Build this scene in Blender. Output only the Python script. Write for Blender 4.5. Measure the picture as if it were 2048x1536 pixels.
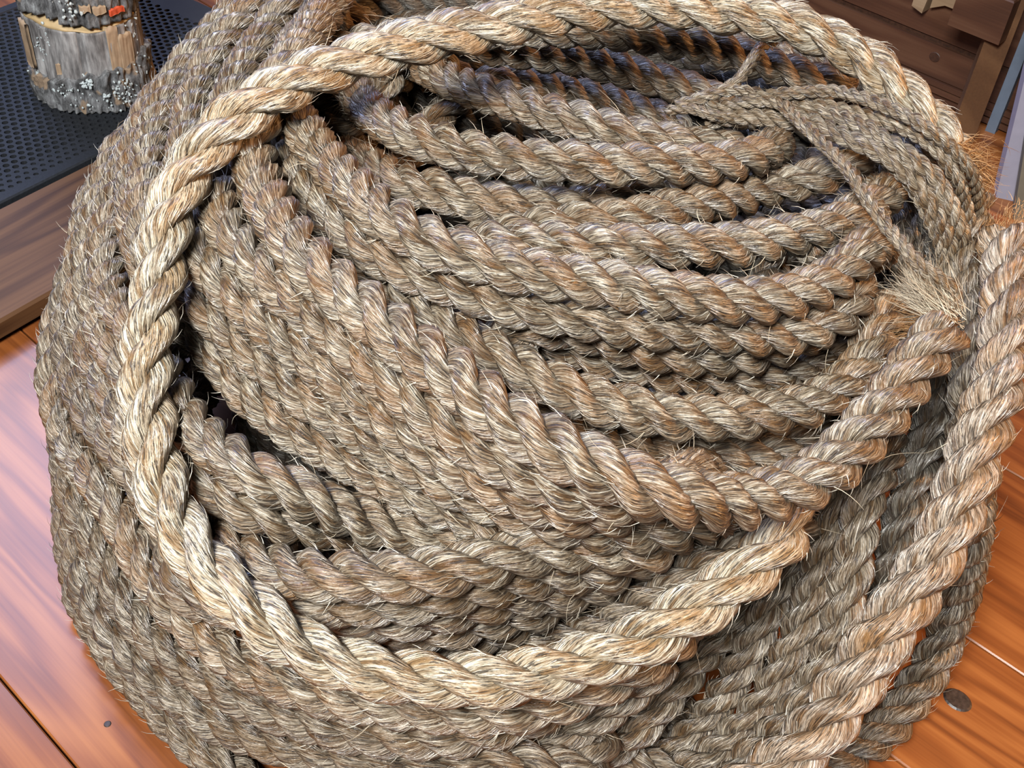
import bpy, math, random
import numpy as np
from mathutils import Vector, Matrix
random.seed(7); RNG = np.random.default_rng(7)
for o in list(bpy.data.objects): bpy.data.objects.remove(o)
sc = bpy.context.scene
COL = sc.collection

# ------------------------------------------------------------------ camera, world, lights, exposure
F_PX = 2350.0
cam_d = bpy.data.cameras.new('camera'); cam = bpy.data.objects.new('camera', cam_d); COL.objects.link(cam)
cam_d.sensor_fit = 'HORIZONTAL'; cam_d.sensor_width = 36.0; cam_d.lens = 36.0 * F_PX / 2048.0
cam_d.clip_start = 0.02; cam_d.clip_end = 60
MX = np.array([[0.99568931, 0.09275131, 0.0], [0.06321854, -0.67865377, 0.73173252], [0.06786915, -0.72857824, -0.68159191]])
rot = Matrix(((MX[0][0], -MX[0][1], -MX[0][2]), (MX[1][0], -MX[1][1], -MX[1][2]), (MX[2][0], -MX[2][1], -MX[2][2])))
cam.matrix_world = Matrix.Translation((0, 0, 0.85)) @ rot.to_4x4()
cam_d.dof.use_dof = False
sc.camera = cam

w = bpy.data.worlds.new('room_light'); sc.world = w; w.use_nodes = True
bg = w.node_tree.nodes['Background']; bg.inputs[0].default_value = (1.0, 0.90, 0.80, 1); bg.inputs[1].default_value = 0.016

def area(name, loc, target, size, size_y, power, color):
    L = bpy.data.lights.new(name, 'AREA'); L.shape = 'RECTANGLE'; L.size = size; L.size_y = size_y
    L.energy = power; L.color = color
    o = bpy.data.objects.new(name, L); COL.objects.link(o); o.location = loc
    o.rotation_euler = (Vector(target) - Vector(loc)).to_track_quat('-Z', 'Y').to_euler()
    return o
area('window_light_front', (-0.42, -0.50, 1.70), (0.0, 0.65, 0.22), 0.55, 0.42, 124, (1.0, 0.985, 0.955))
area('window_light_back', (-1.40, 2.55, 2.25), (-0.2, 0.8, 0.2), 1.15, 1.15, 95, (0.52, 0.62, 1.0))
area('warm_fill_right', (1.9, 0.9, 1.2), (0.2, 0.8, 0.25), 0.5, 0.5, 44, (1.0, 0.46, 0.16))  # added warm fill, stands in for orange bounce from the room
S = bpy.data.lights.new('low_sun_beam', 'SPOT'); S.energy = 90; S.color = (1.0, 0.66, 0.34); S.spot_size = math.radians(8.5); S.spot_blend = 0.9; S.shadow_soft_size = 0.03
so_ = bpy.data.objects.new('low_sun_beam', S); COL.objects.link(so_); so_.location = (-2.0, 2.4, 1.7)
so_.rotation_euler = (Vector((-0.60, 0.915, 0.03)) - Vector((-2.0, 2.4, 1.7))).to_track_quat('-Z', 'Y').to_euler()
sc.view_settings.view_transform = 'Standard'; sc.view_settings.look = 'None'
sc.view_settings.exposure = -0.18; sc.view_settings.gamma = 1.0
sc.view_settings.use_curve_mapping = False

# ------------------------------------------------------------------ helpers
def tag(o, label=None, cat=None, group=None, kind=None):
    if label: o['label'] = label
    if cat: o['category'] = cat
    if group: o['group'] = group
    if kind: o['kind'] = kind
    return o
def empty(name, loc=(0, 0, 0), parent=None):
    o = bpy.data.objects.new(name, None); COL.objects.link(o); o.location = loc
    o.empty_display_size = 0.05
    if parent: o.parent = parent
    return o
def mesh_np(name, V, FQ, mat, parent=None, uv=None, col=None, smooth=True, tris=None):
    me = bpy.data.meshes.new(name)
    V = np.asarray(V, np.float32); FQ = np.asarray(FQ, np.int32).reshape(-1, 4) if len(FQ) else np.zeros((0, 4), np.int32)
    T = np.asarray(tris, np.int32).reshape(-1, 3) if tris is not None and len(tris) else np.zeros((0, 3), np.int32)
    nl = FQ.size + T.size
    me.vertices.add(len(V)); me.vertices.foreach_set('co', V.ravel())
    me.loops.add(nl); me.loops.foreach_set('vertex_index', np.concatenate([FQ.ravel(), T.ravel()]))
    npol = len(FQ) + len(T); me.polygons.add(npol)
    st = np.concatenate([np.arange(len(FQ)) * 4, len(FQ) * 4 + np.arange(len(T)) * 3]).astype(np.int32)
    me.polygons.foreach_set('loop_start', st)
    me.polygons.foreach_set('use_smooth', np.full(npol, smooth))
    if uv is not None:
        l = me.uv_layers.new(name='UVMap'); l.data.foreach_set('uv', np.asarray(uv, np.float32).ravel())
    if col is not None:
        a = me.attributes.new('Tone', 'FLOAT', 'POINT'); a.data.foreach_set('value', np.asarray(col, np.float32))
    me.update(calc_edges=True); me.validate()
    if mat: me.materials.append(mat)
    o = bpy.data.objects.new(name, me); COL.objects.link(o)
    if parent: o.parent = parent
    return o
class MB:
    def __init__(s): s.v = []; s.f = []
    def add(s, vs, fs):
        b = len(s.v); s.v += [tuple(x) for x in vs]; s.f += [tuple(i + b for i in f) for f in fs]
    def obox(s, O, ax, ay, az, bev=0.0):
        """box from corner O along three edge vectors, top edges chamfered by bev"""
        O, ax, ay, az = map(Vector, (O, ax, ay, az))
        c = [O, O + ax, O + ax + ay, O + ay]
        if bev <= 0:
            s.add(c + [p + az for p in c], [(3, 2, 1, 0), (4, 5, 6, 7), (0, 1, 5, 4), (1, 2, 6, 5), (2, 3, 7, 6), (3, 0, 4, 7)]); return
        ux, uy, uz = ax.normalized() * bev, ay.normalized() * bev, az.normalized() * bev
        m = [p + az - uz for p in c]
        t = [c[0] + az + ux + uy, c[1] + az - ux + uy, c[2] + az - ux - uy, c[3] + az + ux - uy]
        f = [(3, 2, 1, 0), (8, 9, 10, 11)]
        for i in range(4):
            j = (i + 1) % 4
            f += [(i, j, 4 + j, 4 + i), (4 + i, 4 + j, 8 + j, 8 + i)]
        s.add(c + m + t, f)
    def build(s, name, mat, parent=None, smooth=False):
        me = bpy.data.meshes.new(name); me.from_pydata(s.v, [], s.f); me.update()
        if smooth:
            for p in me.polygons: p.use_smooth = True
        if mat: me.materials.append(mat)
        o = bpy.data.objects.new(name, me); COL.objects.link(o)
        if parent: o.parent = parent
        return o

# ------------------------------------------------------------------ materials
def newmat(name):
    m = bpy.data.materials.new(name); m.use_nodes = True
    nt = m.node_tree; b = nt.nodes['Principled BSDF']
    return m, nt, b
def N(nt, t, **kw):
    n = nt.nodes.new(t)
    for k, v in kw.items():
        if k in n.inputs: n.inputs[k].default_value = v
        else: setattr(n, k, v)
    return n
def ramp(nt, stops, interp='LINEAR'):
    r = nt.nodes.new('ShaderNodeValToRGB'); r.color_ramp.interpolation = interp
    e = r.color_ramp.elements
    while len(e) < len(stops): e.new(0.5)
    for i, (p, c) in enumerate(stops):
        e[i].position = p; e[i].color = (*c, 1) if len(c) == 3 else c
    return r
def mixc(nt, fac, a, b, mode='MIX'):
    m = nt.nodes.new('ShaderNodeMix'); m.data_type = 'RGBA'; m.blend_type = mode
    for sock, v in ((m.inputs[0], fac), (m.inputs[6], a), (m.inputs[7], b)):
        if hasattr(v, 'is_linked'): nt.links.new(v, sock)
        else: sock.default_value = (*v, 1) if isinstance(v, tuple) and len(v) == 3 else v
    return m.outputs[2]

def rope_mat(name, lo, mid, hi, stain, spec=0.8, rough=0.30):
    m, nt, b = newmat(name); L = nt.links.new
    uv = N(nt, 'ShaderNodeUVMap'); oi = N(nt, 'ShaderNodeObjectInfo')
    sep = N(nt, 'ShaderNodeSeparateXYZ'); L(uv.outputs[0], sep.inputs[0])
    rnd = N(nt, 'ShaderNodeMath', operation='MULTIPLY'); L(oi.outputs['Random'], rnd.inputs[0]); rnd.inputs[1].default_value = 37.0
    def coord(su, sv):
        cu = N(nt, 'ShaderNodeMath', operation='MULTIPLY_ADD'); L(sep.outputs[0], cu.inputs[0]); cu.inputs[1].default_value = su; L(rnd.outputs[0], cu.inputs[2])
        cv = N(nt, 'ShaderNodeMath', operation='MULTIPLY'); L(sep.outputs[1], cv.inputs[0]); cv.inputs[1].default_value = sv
        c = N(nt, 'ShaderNodeCombineXYZ'); L(cu.outputs[0], c.inputs[0]); L(cv.outputs[0], c.inputs[1]); L(rnd.outputs[0], c.inputs[2])
        return c.outputs[0]
    n1 = N(nt, 'ShaderNodeTexNoise', Scale=1.0, Detail=3.0, Roughness=0.6); L(coord(70, 1100), n1.inputs['Vector'])
    n2 = N(nt, 'ShaderNodeTexNoise', Scale=1.0, Detail=2.0, Roughness=0.5); L(coord(26, 260), n2.inputs['Vector'])
    n3 = N(nt, 'ShaderNodeTexNoise', Scale=1.0, Detail=2.0, Roughness=0.55); L(coord(95, 900), n3.inputs['Vector'])
    n4 = N(nt, 'ShaderNodeTexNoise', Scale=1.0, Detail=2.0); L(coord(9, 30), n4.inputs['Vector'])
    r1 = ramp(nt, [(0.34, lo), (0.50, mid), (0.66, hi)]); L(n1.outputs[0], r1.inputs[0])
    r2 = ramp(nt, [(0.36, (0.42, 0.29, 0.18)), (0.50, (0.92, 0.89, 0.85)), (0.66, (1.42, 1.45, 1.5))]); L(n2.outputs[0], r2.inputs[0])
    c = mixc(nt, 1.0, r1.outputs[0], r2.outputs[0], 'MULTIPLY')
    f4 = ramp(nt, [(0.44, (0, 0, 0)), (0.68, (1, 1, 1))]); L(n4.outputs[0], f4.inputs[0])
    mf = N(nt, 'ShaderNodeMath', operation='MULTIPLY'); L(f4.outputs[0], mf.inputs[0]); mf.inputs[1].default_value = 0.5
    c = mixc(nt, mf.outputs[0], c, stain)
    f3 = ramp(nt, [(0.385, (1, 1, 1)), (0.45, (0, 0, 0))]); L(n3.outputs[0], f3.inputs[0])
    mk = N(nt, 'ShaderNodeMath', operation='MULTIPLY'); L(f3.outputs[0], mk.inputs[0]); mk.inputs[1].default_value = 0.85
    c = mixc(nt, mk.outputs[0], c, (0.03, 0.022, 0.017))
    L(c, b.inputs['Base Color'])
    rr = ramp(nt, [(0.3, (rough + .2,) * 3), (0.7, (rough - .08,) * 3)]); L(n1.outputs[0], rr.inputs[0]); L(rr.outputs[0], b.inputs['Roughness'])
    b.inputs['Specular IOR Level'].default_value = spec
    ad = N(nt, 'ShaderNodeMath', operation='MULTIPLY_ADD'); L(n1.outputs[0], ad.inputs[0]); ad.inputs[1].default_value = 0.6; L(n3.outputs[0], ad.inputs[2])
    bp = N(nt, 'ShaderNodeBump', Strength=1.0, Distance=0.0030); L(ad.outputs[0], bp.inputs['Height']); L(bp.outputs[0], b.inputs['Normal'])
    return m
M_ROPE = rope_mat('manila_fibre', (0.066, 0.045, 0.026), (0.216, 0.172, 0.117), (0.465, 0.438, 0.371), (0.211, 0.102, 0.036))
M_PALE = rope_mat('manila_fibre_pale', (0.158, 0.112, 0.059), (0.415, 0.365, 0.275), (0.610, 0.580, 0.500), (0.356, 0.211, 0.086))
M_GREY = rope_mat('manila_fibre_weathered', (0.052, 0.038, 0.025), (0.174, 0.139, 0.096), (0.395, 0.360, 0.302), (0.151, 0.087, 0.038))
M_PINK = rope_mat('manila_fibre_bleached', (0.133, 0.091, 0.061), (0.316, 0.255, 0.194), (0.523, 0.474, 0.413), (0.328, 0.170, 0.061))
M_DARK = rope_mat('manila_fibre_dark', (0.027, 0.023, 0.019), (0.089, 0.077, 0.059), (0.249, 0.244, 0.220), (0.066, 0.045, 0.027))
M_TWINE = rope_mat('twine_fibre', (0.087, 0.060, 0.038), (0.216, 0.173, 0.119), (0.389, 0.352, 0.287), (0.173, 0.108, 0.054))

def fibre_mat(name, lo, hi):
    m, nt, b = newmat(name); L = nt.links.new
    a = N(nt, 'ShaderNodeAttribute', attribute_name='Tone')
    r = ramp(nt, [(0.0, lo), (1.0, hi)]); L(a.outputs['Fac'], r.inputs[0]); L(r.outputs[0], b.inputs['Base Color'])
    b.inputs['Roughness'].default_value = 0.45
    return m
M_FUZZ = fibre_mat('loose_fibre', (0.13, 0.08, 0.04), (0.60, 0.53, 0.40))
M_LIE = fibre_mat('surface_fibre', (0.035, 0.022, 0.012), (0.60, 0.56, 0.47))
M_FUZZ_O = fibre_mat('loose_fibre_brown', (0.18, 0.075, 0.022), (0.42, 0.25, 0.11))

def wood_mat(name, c0, c1, c2, direction, scale=1.0, rough=0.35, coat=0.0, coat_rough=0.2, knots=False, spec=0.5):
    """grain runs along `direction` (world angle in degrees about z)"""
    m, nt, b = newmat(name); L = nt.links.new
    g = N(nt, 'ShaderNodeNewGeometry'); oi = N(nt, 'ShaderNodeObjectInfo')
    rt = N(nt, 'ShaderNodeVectorRotate', rotation_type='Z_AXIS'); L(g.outputs['Position'], rt.inputs['Vector']); rt.inputs['Angle'].default_value = -math.radians(direction)
    off = N(nt, 'ShaderNodeVectorMath', operation='ADD'); L(rt.outputs[0], off.inputs[0])
    cx = N(nt, 'ShaderNodeCombineXYZ'); ml = N(nt, 'ShaderNodeMath', operation='MULTIPLY'); L(oi.outputs['Random'], ml.inputs[0]); ml.inputs[1].default_value = 13.0
    L(ml.outputs[0], cx.inputs[0]); L(ml.outputs[0], cx.inputs[2]); L(cx.outputs[0], off.inputs[1])
    mp = N(nt, 'ShaderNodeMapping'); L(off.outputs[0], mp.inputs['Vector']); mp.inputs['Scale'].default_value = (1.1 * scale, 11 * scale, 11 * scale)
    n0 = N(nt, 'ShaderNodeTexNoise', Scale=1.0, Detail=3.0, Distortion=0.5); L(mp.outputs[0], n0.inputs['Vector'])
    wv = N(nt, 'ShaderNodeMath', operation='MULTIPLY'); L(n0.outputs[0], wv.inputs[0]); wv.inputs[1].default_value = 46.0
    sn = N(nt, 'ShaderNodeMath', operation='SINE'); L(wv.outputs[0], sn.inputs[0])
    sn2 = N(nt, 'ShaderNodeMath', operation='MULTIPLY_ADD'); L(sn.outputs[0], sn2.inputs[0]); sn2.inputs[1].default_value = 0.5; sn2.inputs[2].default_value = 0.5
    mp2 = N(nt, 'ShaderNodeMapping'); L(off.outputs[0], mp2.inputs['Vector']); mp2.inputs['Scale'].default_value = (7, 330, 330)
    n1 = N(nt, 'ShaderNodeTexNoise', Scale=1.0, Detail=2.0); L(mp2.outputs[0], n1.inputs['Vector'])
    mp3 = N(nt, 'ShaderNodeMapping'); L(off.outputs[0], mp3.inputs['Vector']); mp3.inputs['Scale'].default_value = (1.5, 5, 5)
    n2 = N(nt, 'ShaderNodeTexNoise', Scale=1.0, Detail=2.0); L(mp3.outputs[0], n2.inputs['Vector'])
    s1 = N(nt, 'ShaderNodeMath', operation='MULTIPLY_ADD'); L(sn2.outputs[0], s1.inputs[0]); s1.inputs[1].default_value = 0.42
    s2 = N(nt, 'ShaderNodeMath', operation='MULTIPLY'); L(n1.outputs[0], s2.inputs[0]); s2.inputs[1].default_value = 0.45; L(s2.outputs[0], s1.inputs[2])
    s3 = N(nt, 'ShaderNodeMath', operation='MULTIPLY_ADD'); L(n2.outputs[0], s3.inputs[0]); s3.inputs[1].default_value = 0.5; L(s1.outputs[0], s3.inputs[2])
    r = ramp(nt, [(0.30, c0), (0.62, c1), (0.98, c2)]); L(s3.outputs[0], r.inputs[0])
    L(r.outputs[0], b.inputs['Base Color'])
    b.inputs['Roughness'].default_value = rough; b.inputs['Specular IOR Level'].default_value = spec
    b.inputs['Coat Weight'].default_value = coat; b.inputs['Coat Roughness'].default_value = coat_rough
    bp = N(nt, 'ShaderNodeBump', Strength=0.12, Distance=0.0006); L(n1.outputs[0], bp.inputs['Height']); L(bp.outputs[0], b.inputs['Normal'])
    return m
PL_DEG = -39.5
HEARTH_DEG = 57.3
M_FLOOR = wood_mat('honey_pine_floor', (0.095, 0.026, 0.006), (0.18, 0.054, 0.012), (0.26, 0.092, 0.023), PL_DEG, rough=0.5, coat=0.4, coat_rough=0.22, spec=0.3)
M_BOARD = wood_mat('stained_board', (0.028, 0.012, 0.005), (0.054, 0.023, 0.009), (0.096, 0.045, 0.018), HEARTH_DEG, scale=1.0, rough=0.6, spec=0.25)
M_CHEST = wood_mat('red_pine', (0.034, 0.0125, 0.006), (0.057, 0.022, 0.0105), (0.082, 0.037, 0.019), PL_DEG, rough=0.5)
M_TABLE = wood_mat('brown_pine', (0.055, 0.023, 0.008), (0.077, 0.034, 0.0125), (0.10, 0.047, 0.0185), 90, scale=0.4, rough=0.55)
M_RAW = wood_mat('raw_pale_pine', (0.17, 0.11, 0.062), (0.21, 0.142, 0.083), (0.25, 0.175, 0.107), PL_DEG, rough=0.6)
def plain(name, c, rough=0.6, noise=0.0, nscale=60, bump=0.0, spec=0.5):
    m, nt, b = newmat(name); L = nt.links.new
    b.inputs['Roughness'].default_value = rough; b.inputs['Specular IOR Level'].default_value = spec
    n = N(nt, 'ShaderNodeTexNoise', Scale=nscale, Detail=4.0); tc = N(nt, 'ShaderNodeTexCoord'); L(tc.outputs['Object'], n.inputs['Vector'])
    r = ramp(nt, [(0.3, tuple(x * (1 - noise) for x in c)), (0.7, tuple(min(1, x * (1 + noise)) for x in c))]); L(n.outputs[0], r.inputs[0]); L(r.outputs[0], b.inputs['Base Color'])
    if bump:
        bp = N(nt, 'ShaderNodeBump', Strength=0.5, Distance=bump); L(n.outputs[0], bp.inputs['Height']); L(bp.outputs[0], b.inputs['Normal'])
    return m
M_RUBBER = plain('black_rubber', (0.011, 0.013, 0.017), 0.7, 0.25, 300, 0.0003, spec=0.3)
M_UNDER = plain('black_underlay', (0.006, 0.006, 0.007), 0.8, 0.2)
M_SEAM = M_UNDER
M_KNOT = plain('dark_knot', (0.035, 0.014, 0.007), 0.5, 0.4, 200)
M_NAIL = plain('dark_iron', (0.030, 0.020, 0.016), 0.45, 0.5, 300, 0.0004)
M_WHITE = plain('white_painted_board', (0.23, 0.22, 0.28), 0.6, 0.05)
M_BEIGE = plain('beige_board', (0.09, 0.082, 0.062), 0.7, 0.08)
M_SLATE = plain('blue_grey_paint', (0.09, 0.115, 0.155), 0.6, 0.1)
M_DARK_SHEET = plain('dark_slate_sheet', (0.045, 0.055, 0.07), 0.9, 0.3, 400, 0.0008)
M_CUT = plain('fresh_cut_wood', (0.40, 0.29, 0.15), 0.6, 0.12, 120, 0.0003)
M_RED = plain('red_paint_mark', (0.42, 0.06, 0.02), 0.6, 0.2, 200)
M_LICHEN = plain('pale_lichen', (0.40, 0.46, 0.48), 0.8, 0.3, 300, 0.0005)

# ------------------------------------------------------------------ the setting: floor planks
FLOOR = empty('floor'); tag(FLOOR, kind='structure')
sub = MB(); sub.obox((-4, -1.5, -0.06), (8, 0, 0), (0, 7, 0), (0, 0, 0.04)); so = sub.build('subfloor', M_UNDER, FLOOR)
u = Vector((math.cos(math.radians(PL_DEG)), math.sin(math.radians(PL_DEG)), 0)); nrm = Vector((-u.y, u.x, 0))
seams = [-1.0, -0.77, -0.54, -0.31, -0.085, 0.144, 0.379, 0.609, 0.762, 0.985, 1.21, 1.44, 1.67, 1.90, 2.13, 2.36, 2.6]
for k in range(len(seams) - 1):
    a, b_ = seams[k] + 0.0008, seams[k + 1] - 0.0008
    joint = {4: 0.95, 5: -1.6, 6: 1.3, 7: -1.9, 8: -0.9, 9: 0.9}.get(k, random.uniform(-1.5, 1.5))
    for s0, s1 in ((-3.4, joint - 0.0006), (joint + 0.0006, 3.2)):
        p = MB(); p.obox(u * s0 + nrm * a + Vector((0, 0, -0.02)), u * (s1 - s0), nrm * (b_ - a), (0, 0, 0.02), 0.0012)
        p.build('plank', M_FLOOR, FLOOR)
def disc(mb, c, ax, ay, n, h, top=0.8):
    c = Vector(c); ax = Vector(ax); ay = Vector(ay); az = ax.cross(ay).normalized()
    r0 = [c + ax * math.cos(t) + ay * math.sin(t) for t in [2 * math.pi * i / n for i in range(n)]]
    r1 = [c + (p - c) * top + az * h for p in r0]
    f = [(i, (i + 1) % n, n + (i + 1) % n, n + i) for i in range(n)] + [tuple(range(n, 2 * n))]
    mb.add(r0 + r1, f)
nl = MB(); disc(nl, (0.4016, 0.572, 0.0), u * 0.0125, nrm * 0.0105, 20, 0.0012, 0.85)
tag(nl.build('floor_nail', M_NAIL), 'large dark nail head in the orange plank at the right', 'nail')
nl = MB(); disc(nl, (-0.2932, 0.4767, 0.0), (0.003, 0, 0), (0, 0.003, 0), 12, 0.0006, 0.8)
tag(nl.build('floor_nail', M_NAIL), 'tiny dark nail head in the plank beside the coil\'s lower left', 'nail')

# ------------------------------------------------------------------ hearth tray with mat and log
h = Vector((math.cos(math.radians(HEARTH_DEG)), math.sin(math.radians(HEARTH_DEG)), 0)); hn = Vector((-h.y, h.x, 0))
H0 = Vector((-0.536, 0.903, 0.0))
hearth = empty('hearth_platform', H0); tag(hearth, 'low wooden platform with stained boards framing a black mat', 'platform')
def hp(s, d, z): return h * s + hn * d + Vector((0, 0, z))
mb = MB(); mb.obox(hp(-1.3, 0.012, 0.0), h * 1.95, hn * 0.75, (0, 0, 0.0085)); mb.build('plinth', M_UNDER, hearth)
mb = MB(); mb.obox(hp(-1.3, 0.0, 0.009), h * 1.95, hn * 0.168, (0, 0, 0.021), 0.003); mb.build('board', M_BOARD, hearth)
mb = MB(); mb.obox(hp(-1.3, 0.169, 0.009), h * 1.95, hn * 0.412, (0, 0, 0.014)); mb.build('base_panel', M_UNDER, hearth)
mb = MB(); mb.obox(hp(-1.3, 0.582, 0.009), h * 1.95, hn * 0.18, (0, 0, 0.021), 0.003); mb.build('board', M_FLOOR, hearth)
mat_root = empty('perforated_mat', H0 + hp(0, 0.172, 0.023)); tag(mat_root, 'black perforated rubber mat under the log', 'mat')
def build_mat():
    pitch, rad, th = 0.0118, 0.0041, 0.009
    wdt, s0, s1, rim = 0.408, -0.35, 0.60, 0.014
    V = []; Q = []; T = []
    n = 12
    rows = int((wdt - 2 * rim) / (pitch * 0.866)); cols = int((s1 - s0) / pitch)
    hexa = [((pitch / math.sqrt(3)) * math.cos(math.radians(30 + 60 * k)), (pitch / math.sqrt(3)) * math.sin(math.radians(30 + 60 * k))) for k in range(6)]
    outer = []
    for k in range(6):
        a, b_ = hexa[k], hexa[(k + 1) % 6]; outer += [a, ((a[0] + b_[0]) / 2, (a[1] + b_[1]) / 2)]
    ang = [math.radians(30 + 30 * k) for k in range(n)]
    for r_ in range(rows):
        for c_ in range(cols):
            s = s0 + (c_ + 0.5 * (r_ % 2)) * pitch; d = rim + pitch * 0.5 + r_ * pitch * 0.866
            shallow = r_ < 3
            rr = rad * (0.8 if shallow else 1.0); dep = 0.0022 if shallow else th
            b0 = len(V)
            for (ox, oy) in outer: V.append(hp(s + ox, d + oy, th))
            for t in ang: V.append(hp(s + rr * math.cos(t), d + rr * math.sin(t), th))
            for t in ang: V.append(hp(s + rr * math.cos(t), d + rr * math.sin(t), th - dep))
            for k in range(n):
                k2 = (k + 1) % n
                Q.append((b0 + k, b0 + k2, b0 + n + k2, b0 + n + k)); Q.append((b0 + n + k, b0 + n + k2, b0 + 2 * n + k2, b0 + 2 * n + k))
            if shallow:
                for k in range(1, n - 1): T.append((b0 + 2 * n, b0 + 2 * n + k, b0 + 2 * n + k + 1))
    return mesh_np('perforated_sheet', V, Q, M_RUBBER, mat_root, smooth=False, tris=T)
build_mat()
mb = MB(); mb.obox(hp(-0.9, 0.0, 0.0), h * 1.5, hn * 0.0165, (0, 0, 0.0102), 0.002); mb.obox(hp(-0.9, 0.391, 0.0), h * 1.5, hn * 0.018, (0, 0, 0.0102), 0.002)
mb.build('rim', M_RUBBER, mat_root)
mb = MB(); mb.obox(hp(-0.9, 0.0165, 0.0), h * 0.55, hn * 0.374, (0, 0, 0.009)); mb.build('plain_end', M_RUBBER, mat_root)

def bark_mat():
    m, nt, b = newmat('grey_bark'); L = nt.links.new
    tc = N(nt, 'ShaderNodeTexCoord')
    mp = N(nt, 'ShaderNodeMapping'); mp.inputs['Scale'].default_value = (90, 90, 40); L(tc.outputs['Object'], mp.inputs[0])
    n = N(nt, 'ShaderNodeTexNoise', Scale=1.0, Detail=6.0, Roughness=0.7); L(mp.outputs[0], n.inputs['Vector'])
    r = ramp(nt, [(0.34, (0.016, 0.017, 0.018)), (0.47, (0.07, 0.072, 0.076)), (0.58, (0.155, 0.16, 0.17)), (0.72, (0.30, 0.33, 0.34))]); L(n.outputs[0], r.inputs[0])
    n2 = N(nt, 'ShaderNodeTexNoise', Scale=26.0, Detail=2.0); L(tc.outputs['Object'], n2.inputs['Vector'])
    f2 = ramp(nt, [(0.60, (0, 0, 0)), (0.64, (1, 1, 1))]); L(n2.outputs[0], f2.inputs[0])
    c = mixc(nt, f2.outputs[0], r.outputs[0], (0.22, 0.16, 0.11)); L(c, b.inputs['Base Color'])
    b.inputs['Roughness'].default_value = 0.85
    bp = N(nt, 'ShaderNodeBump', Strength=0.9, Distance=0.004); L(n.outputs[0], bp.inputs['Height']); L(bp.outputs[0], b.inputs['Normal'])
    return m
M_BARK = bark_mat()
def bare_mat():
    m, nt, b = newmat('peeled_wood'); L = nt.links.new
    tc = N(nt, 'ShaderNodeTexCoord')
    mp = N(nt, 'ShaderNodeMapping'); mp.inputs['Scale'].default_value = (110, 110, 22); L(tc.outputs['Object'], mp.inputs[0])
    n = N(nt, 'ShaderNodeTexNoise', Scale=1.0, Detail=5.0, Roughness=0.6); L(mp.outputs[0], n.inputs['Vector'])
    r = ramp(nt, [(0.34, (0.045, 0.042, 0.043)), (0.5, (0.16, 0.157, 0.16)), (0.66, (0.30, 0.30, 0.305))]); L(n.outputs[0], r.inputs[0])
    L(r.outputs[0], b.inputs['Base Color']); b.inputs['Roughness'].default_value = 0.75
    bp = N(nt, 'ShaderNodeBump', Strength=0.6, Distance=0.002); L(n.outputs[0], bp.inputs['Height']); L(bp.outputs[0], b.inputs['Normal'])
    return m
M_BARE = bare_mat()
M_TAN = plain('tan_inner_bark', (0.28, 0.20, 0.13), 0.75, 0.15, 90, 0.0006)
log = empty('firewood_log', (-0.5905, 1.383, 0.032)); tag(log, 'grey firewood log with saw kerf and lichen standing on black mat', 'log')
def log_shell(name, mat, z0, z1, rf, nz, na=160, cap0=True, cap1=True, a0=0.0, a1=2 * math.pi, thick=None):
    V = []; Q = []; T = []
    full = abs(a1 - a0 - 2 * math.pi) < 1e-6
    nc = na if full else na + 1
    for i in range(nz + 1):
        t = i / nz
        for j in range(nc):
            a = a0 + (a1 - a0) * j / na
            zz = (z0(a) if callable(z0) else z0) * (1 - t) + (z1(a) if callable(z1) else z1) * t
            r_ = rf(a, zz, t)
            V.append((r_ * math.cos(a), r_ * math.sin(a), zz))
    for i in range(nz):
        for j in range(na):
            j2 = (j + 1) % nc
            Q.append((i * nc + j, i * nc + j2, (i + 1) * nc + j2, (i + 1) * nc + j))
    if full:
        for cap, i in ((cap0, 0), (cap1, nz)):
            if cap:
                V.append((0, 0, V[i * nc][2])); c = len(V) - 1
                for j in range(na):
                    j2 = (j + 1) % nc
                    T.append((c, i * nc + j2, i * nc + j) if i == 0 else (c, i * nc + j, i * nc + j2))
    else:
        b0 = len(V)
        for i in range(nz + 1):
            for j in range(nc):
                x, y, z = V[i * nc + j]; k = 1 - thick / math.hypot(x, y); V.append((x * k, y * k, z))
        for i in range(nz):
            for j in (0, na): Q.append((i * nc + j, (i + 1) * nc + j, b0 + (i + 1) * nc + j, b0 + i * nc + j))
        for i in (0, nz):
            for j in range(na): Q.append((i * nc + j, i * nc + j + 1, b0 + i * nc + j + 1, b0 + i * nc + j))
    return mesh_np(name, V, Q, mat, log, smooth=True, tris=T)
from mathutils import noise as mnoise
def nz3(a, z, s, sz, seed=0): return mnoise.noise(Vector((math.cos(a) * s + seed, math.sin(a) * s, z * sz)))
def ridge(a, z, s, sz, seed=0): return 1 - abs(nz3(a, z, s, sz, seed)) * 2
def wob(a): return 0.0735 * (1 + 0.03 * math.cos(2 * a + 0.7) + 0.02 * math.cos(3 * a + 2.0) + 0.02 * nz3(a, 0, 2.2, 0))
FRONT = math.atan2(-1.3832, 0.6002)            # azimuth facing the camera
def low_edge(a):  return 0.050 + 0.010 * nz3(a, 0, 6, 0, 3) + 0.014 * math.sin(a - FRONT + 0.2)
def kerf_z(a):    return 0.117 + 0.006 * math.cos((a - FRONT) * 1.0 + math.pi) + 0.004 * nz3(a, 0, 3, 0, 9)
def kgap(a):
    d = ((a - FRONT + math.pi) % (2 * math.pi)) - math.pi
    return 0.0125 * math.exp(-((d + 0.75) / 0.55) ** 2) + 0.004 * math.exp(-((d - 0.35) / 0.4) ** 2)
log_shell('lower_bark', M_BARK, 0.0, low_edge, lambda a, z, t: wob(a) * (1.0 + 0.03 * t) - 0.004 + 0.0085 * ridge(a, z, 8, 14) + 0.005 * nz3(a, z, 16, 60, 5) - (0.006 if t in (0.0,) else 0.0), 34, 200)
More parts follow.
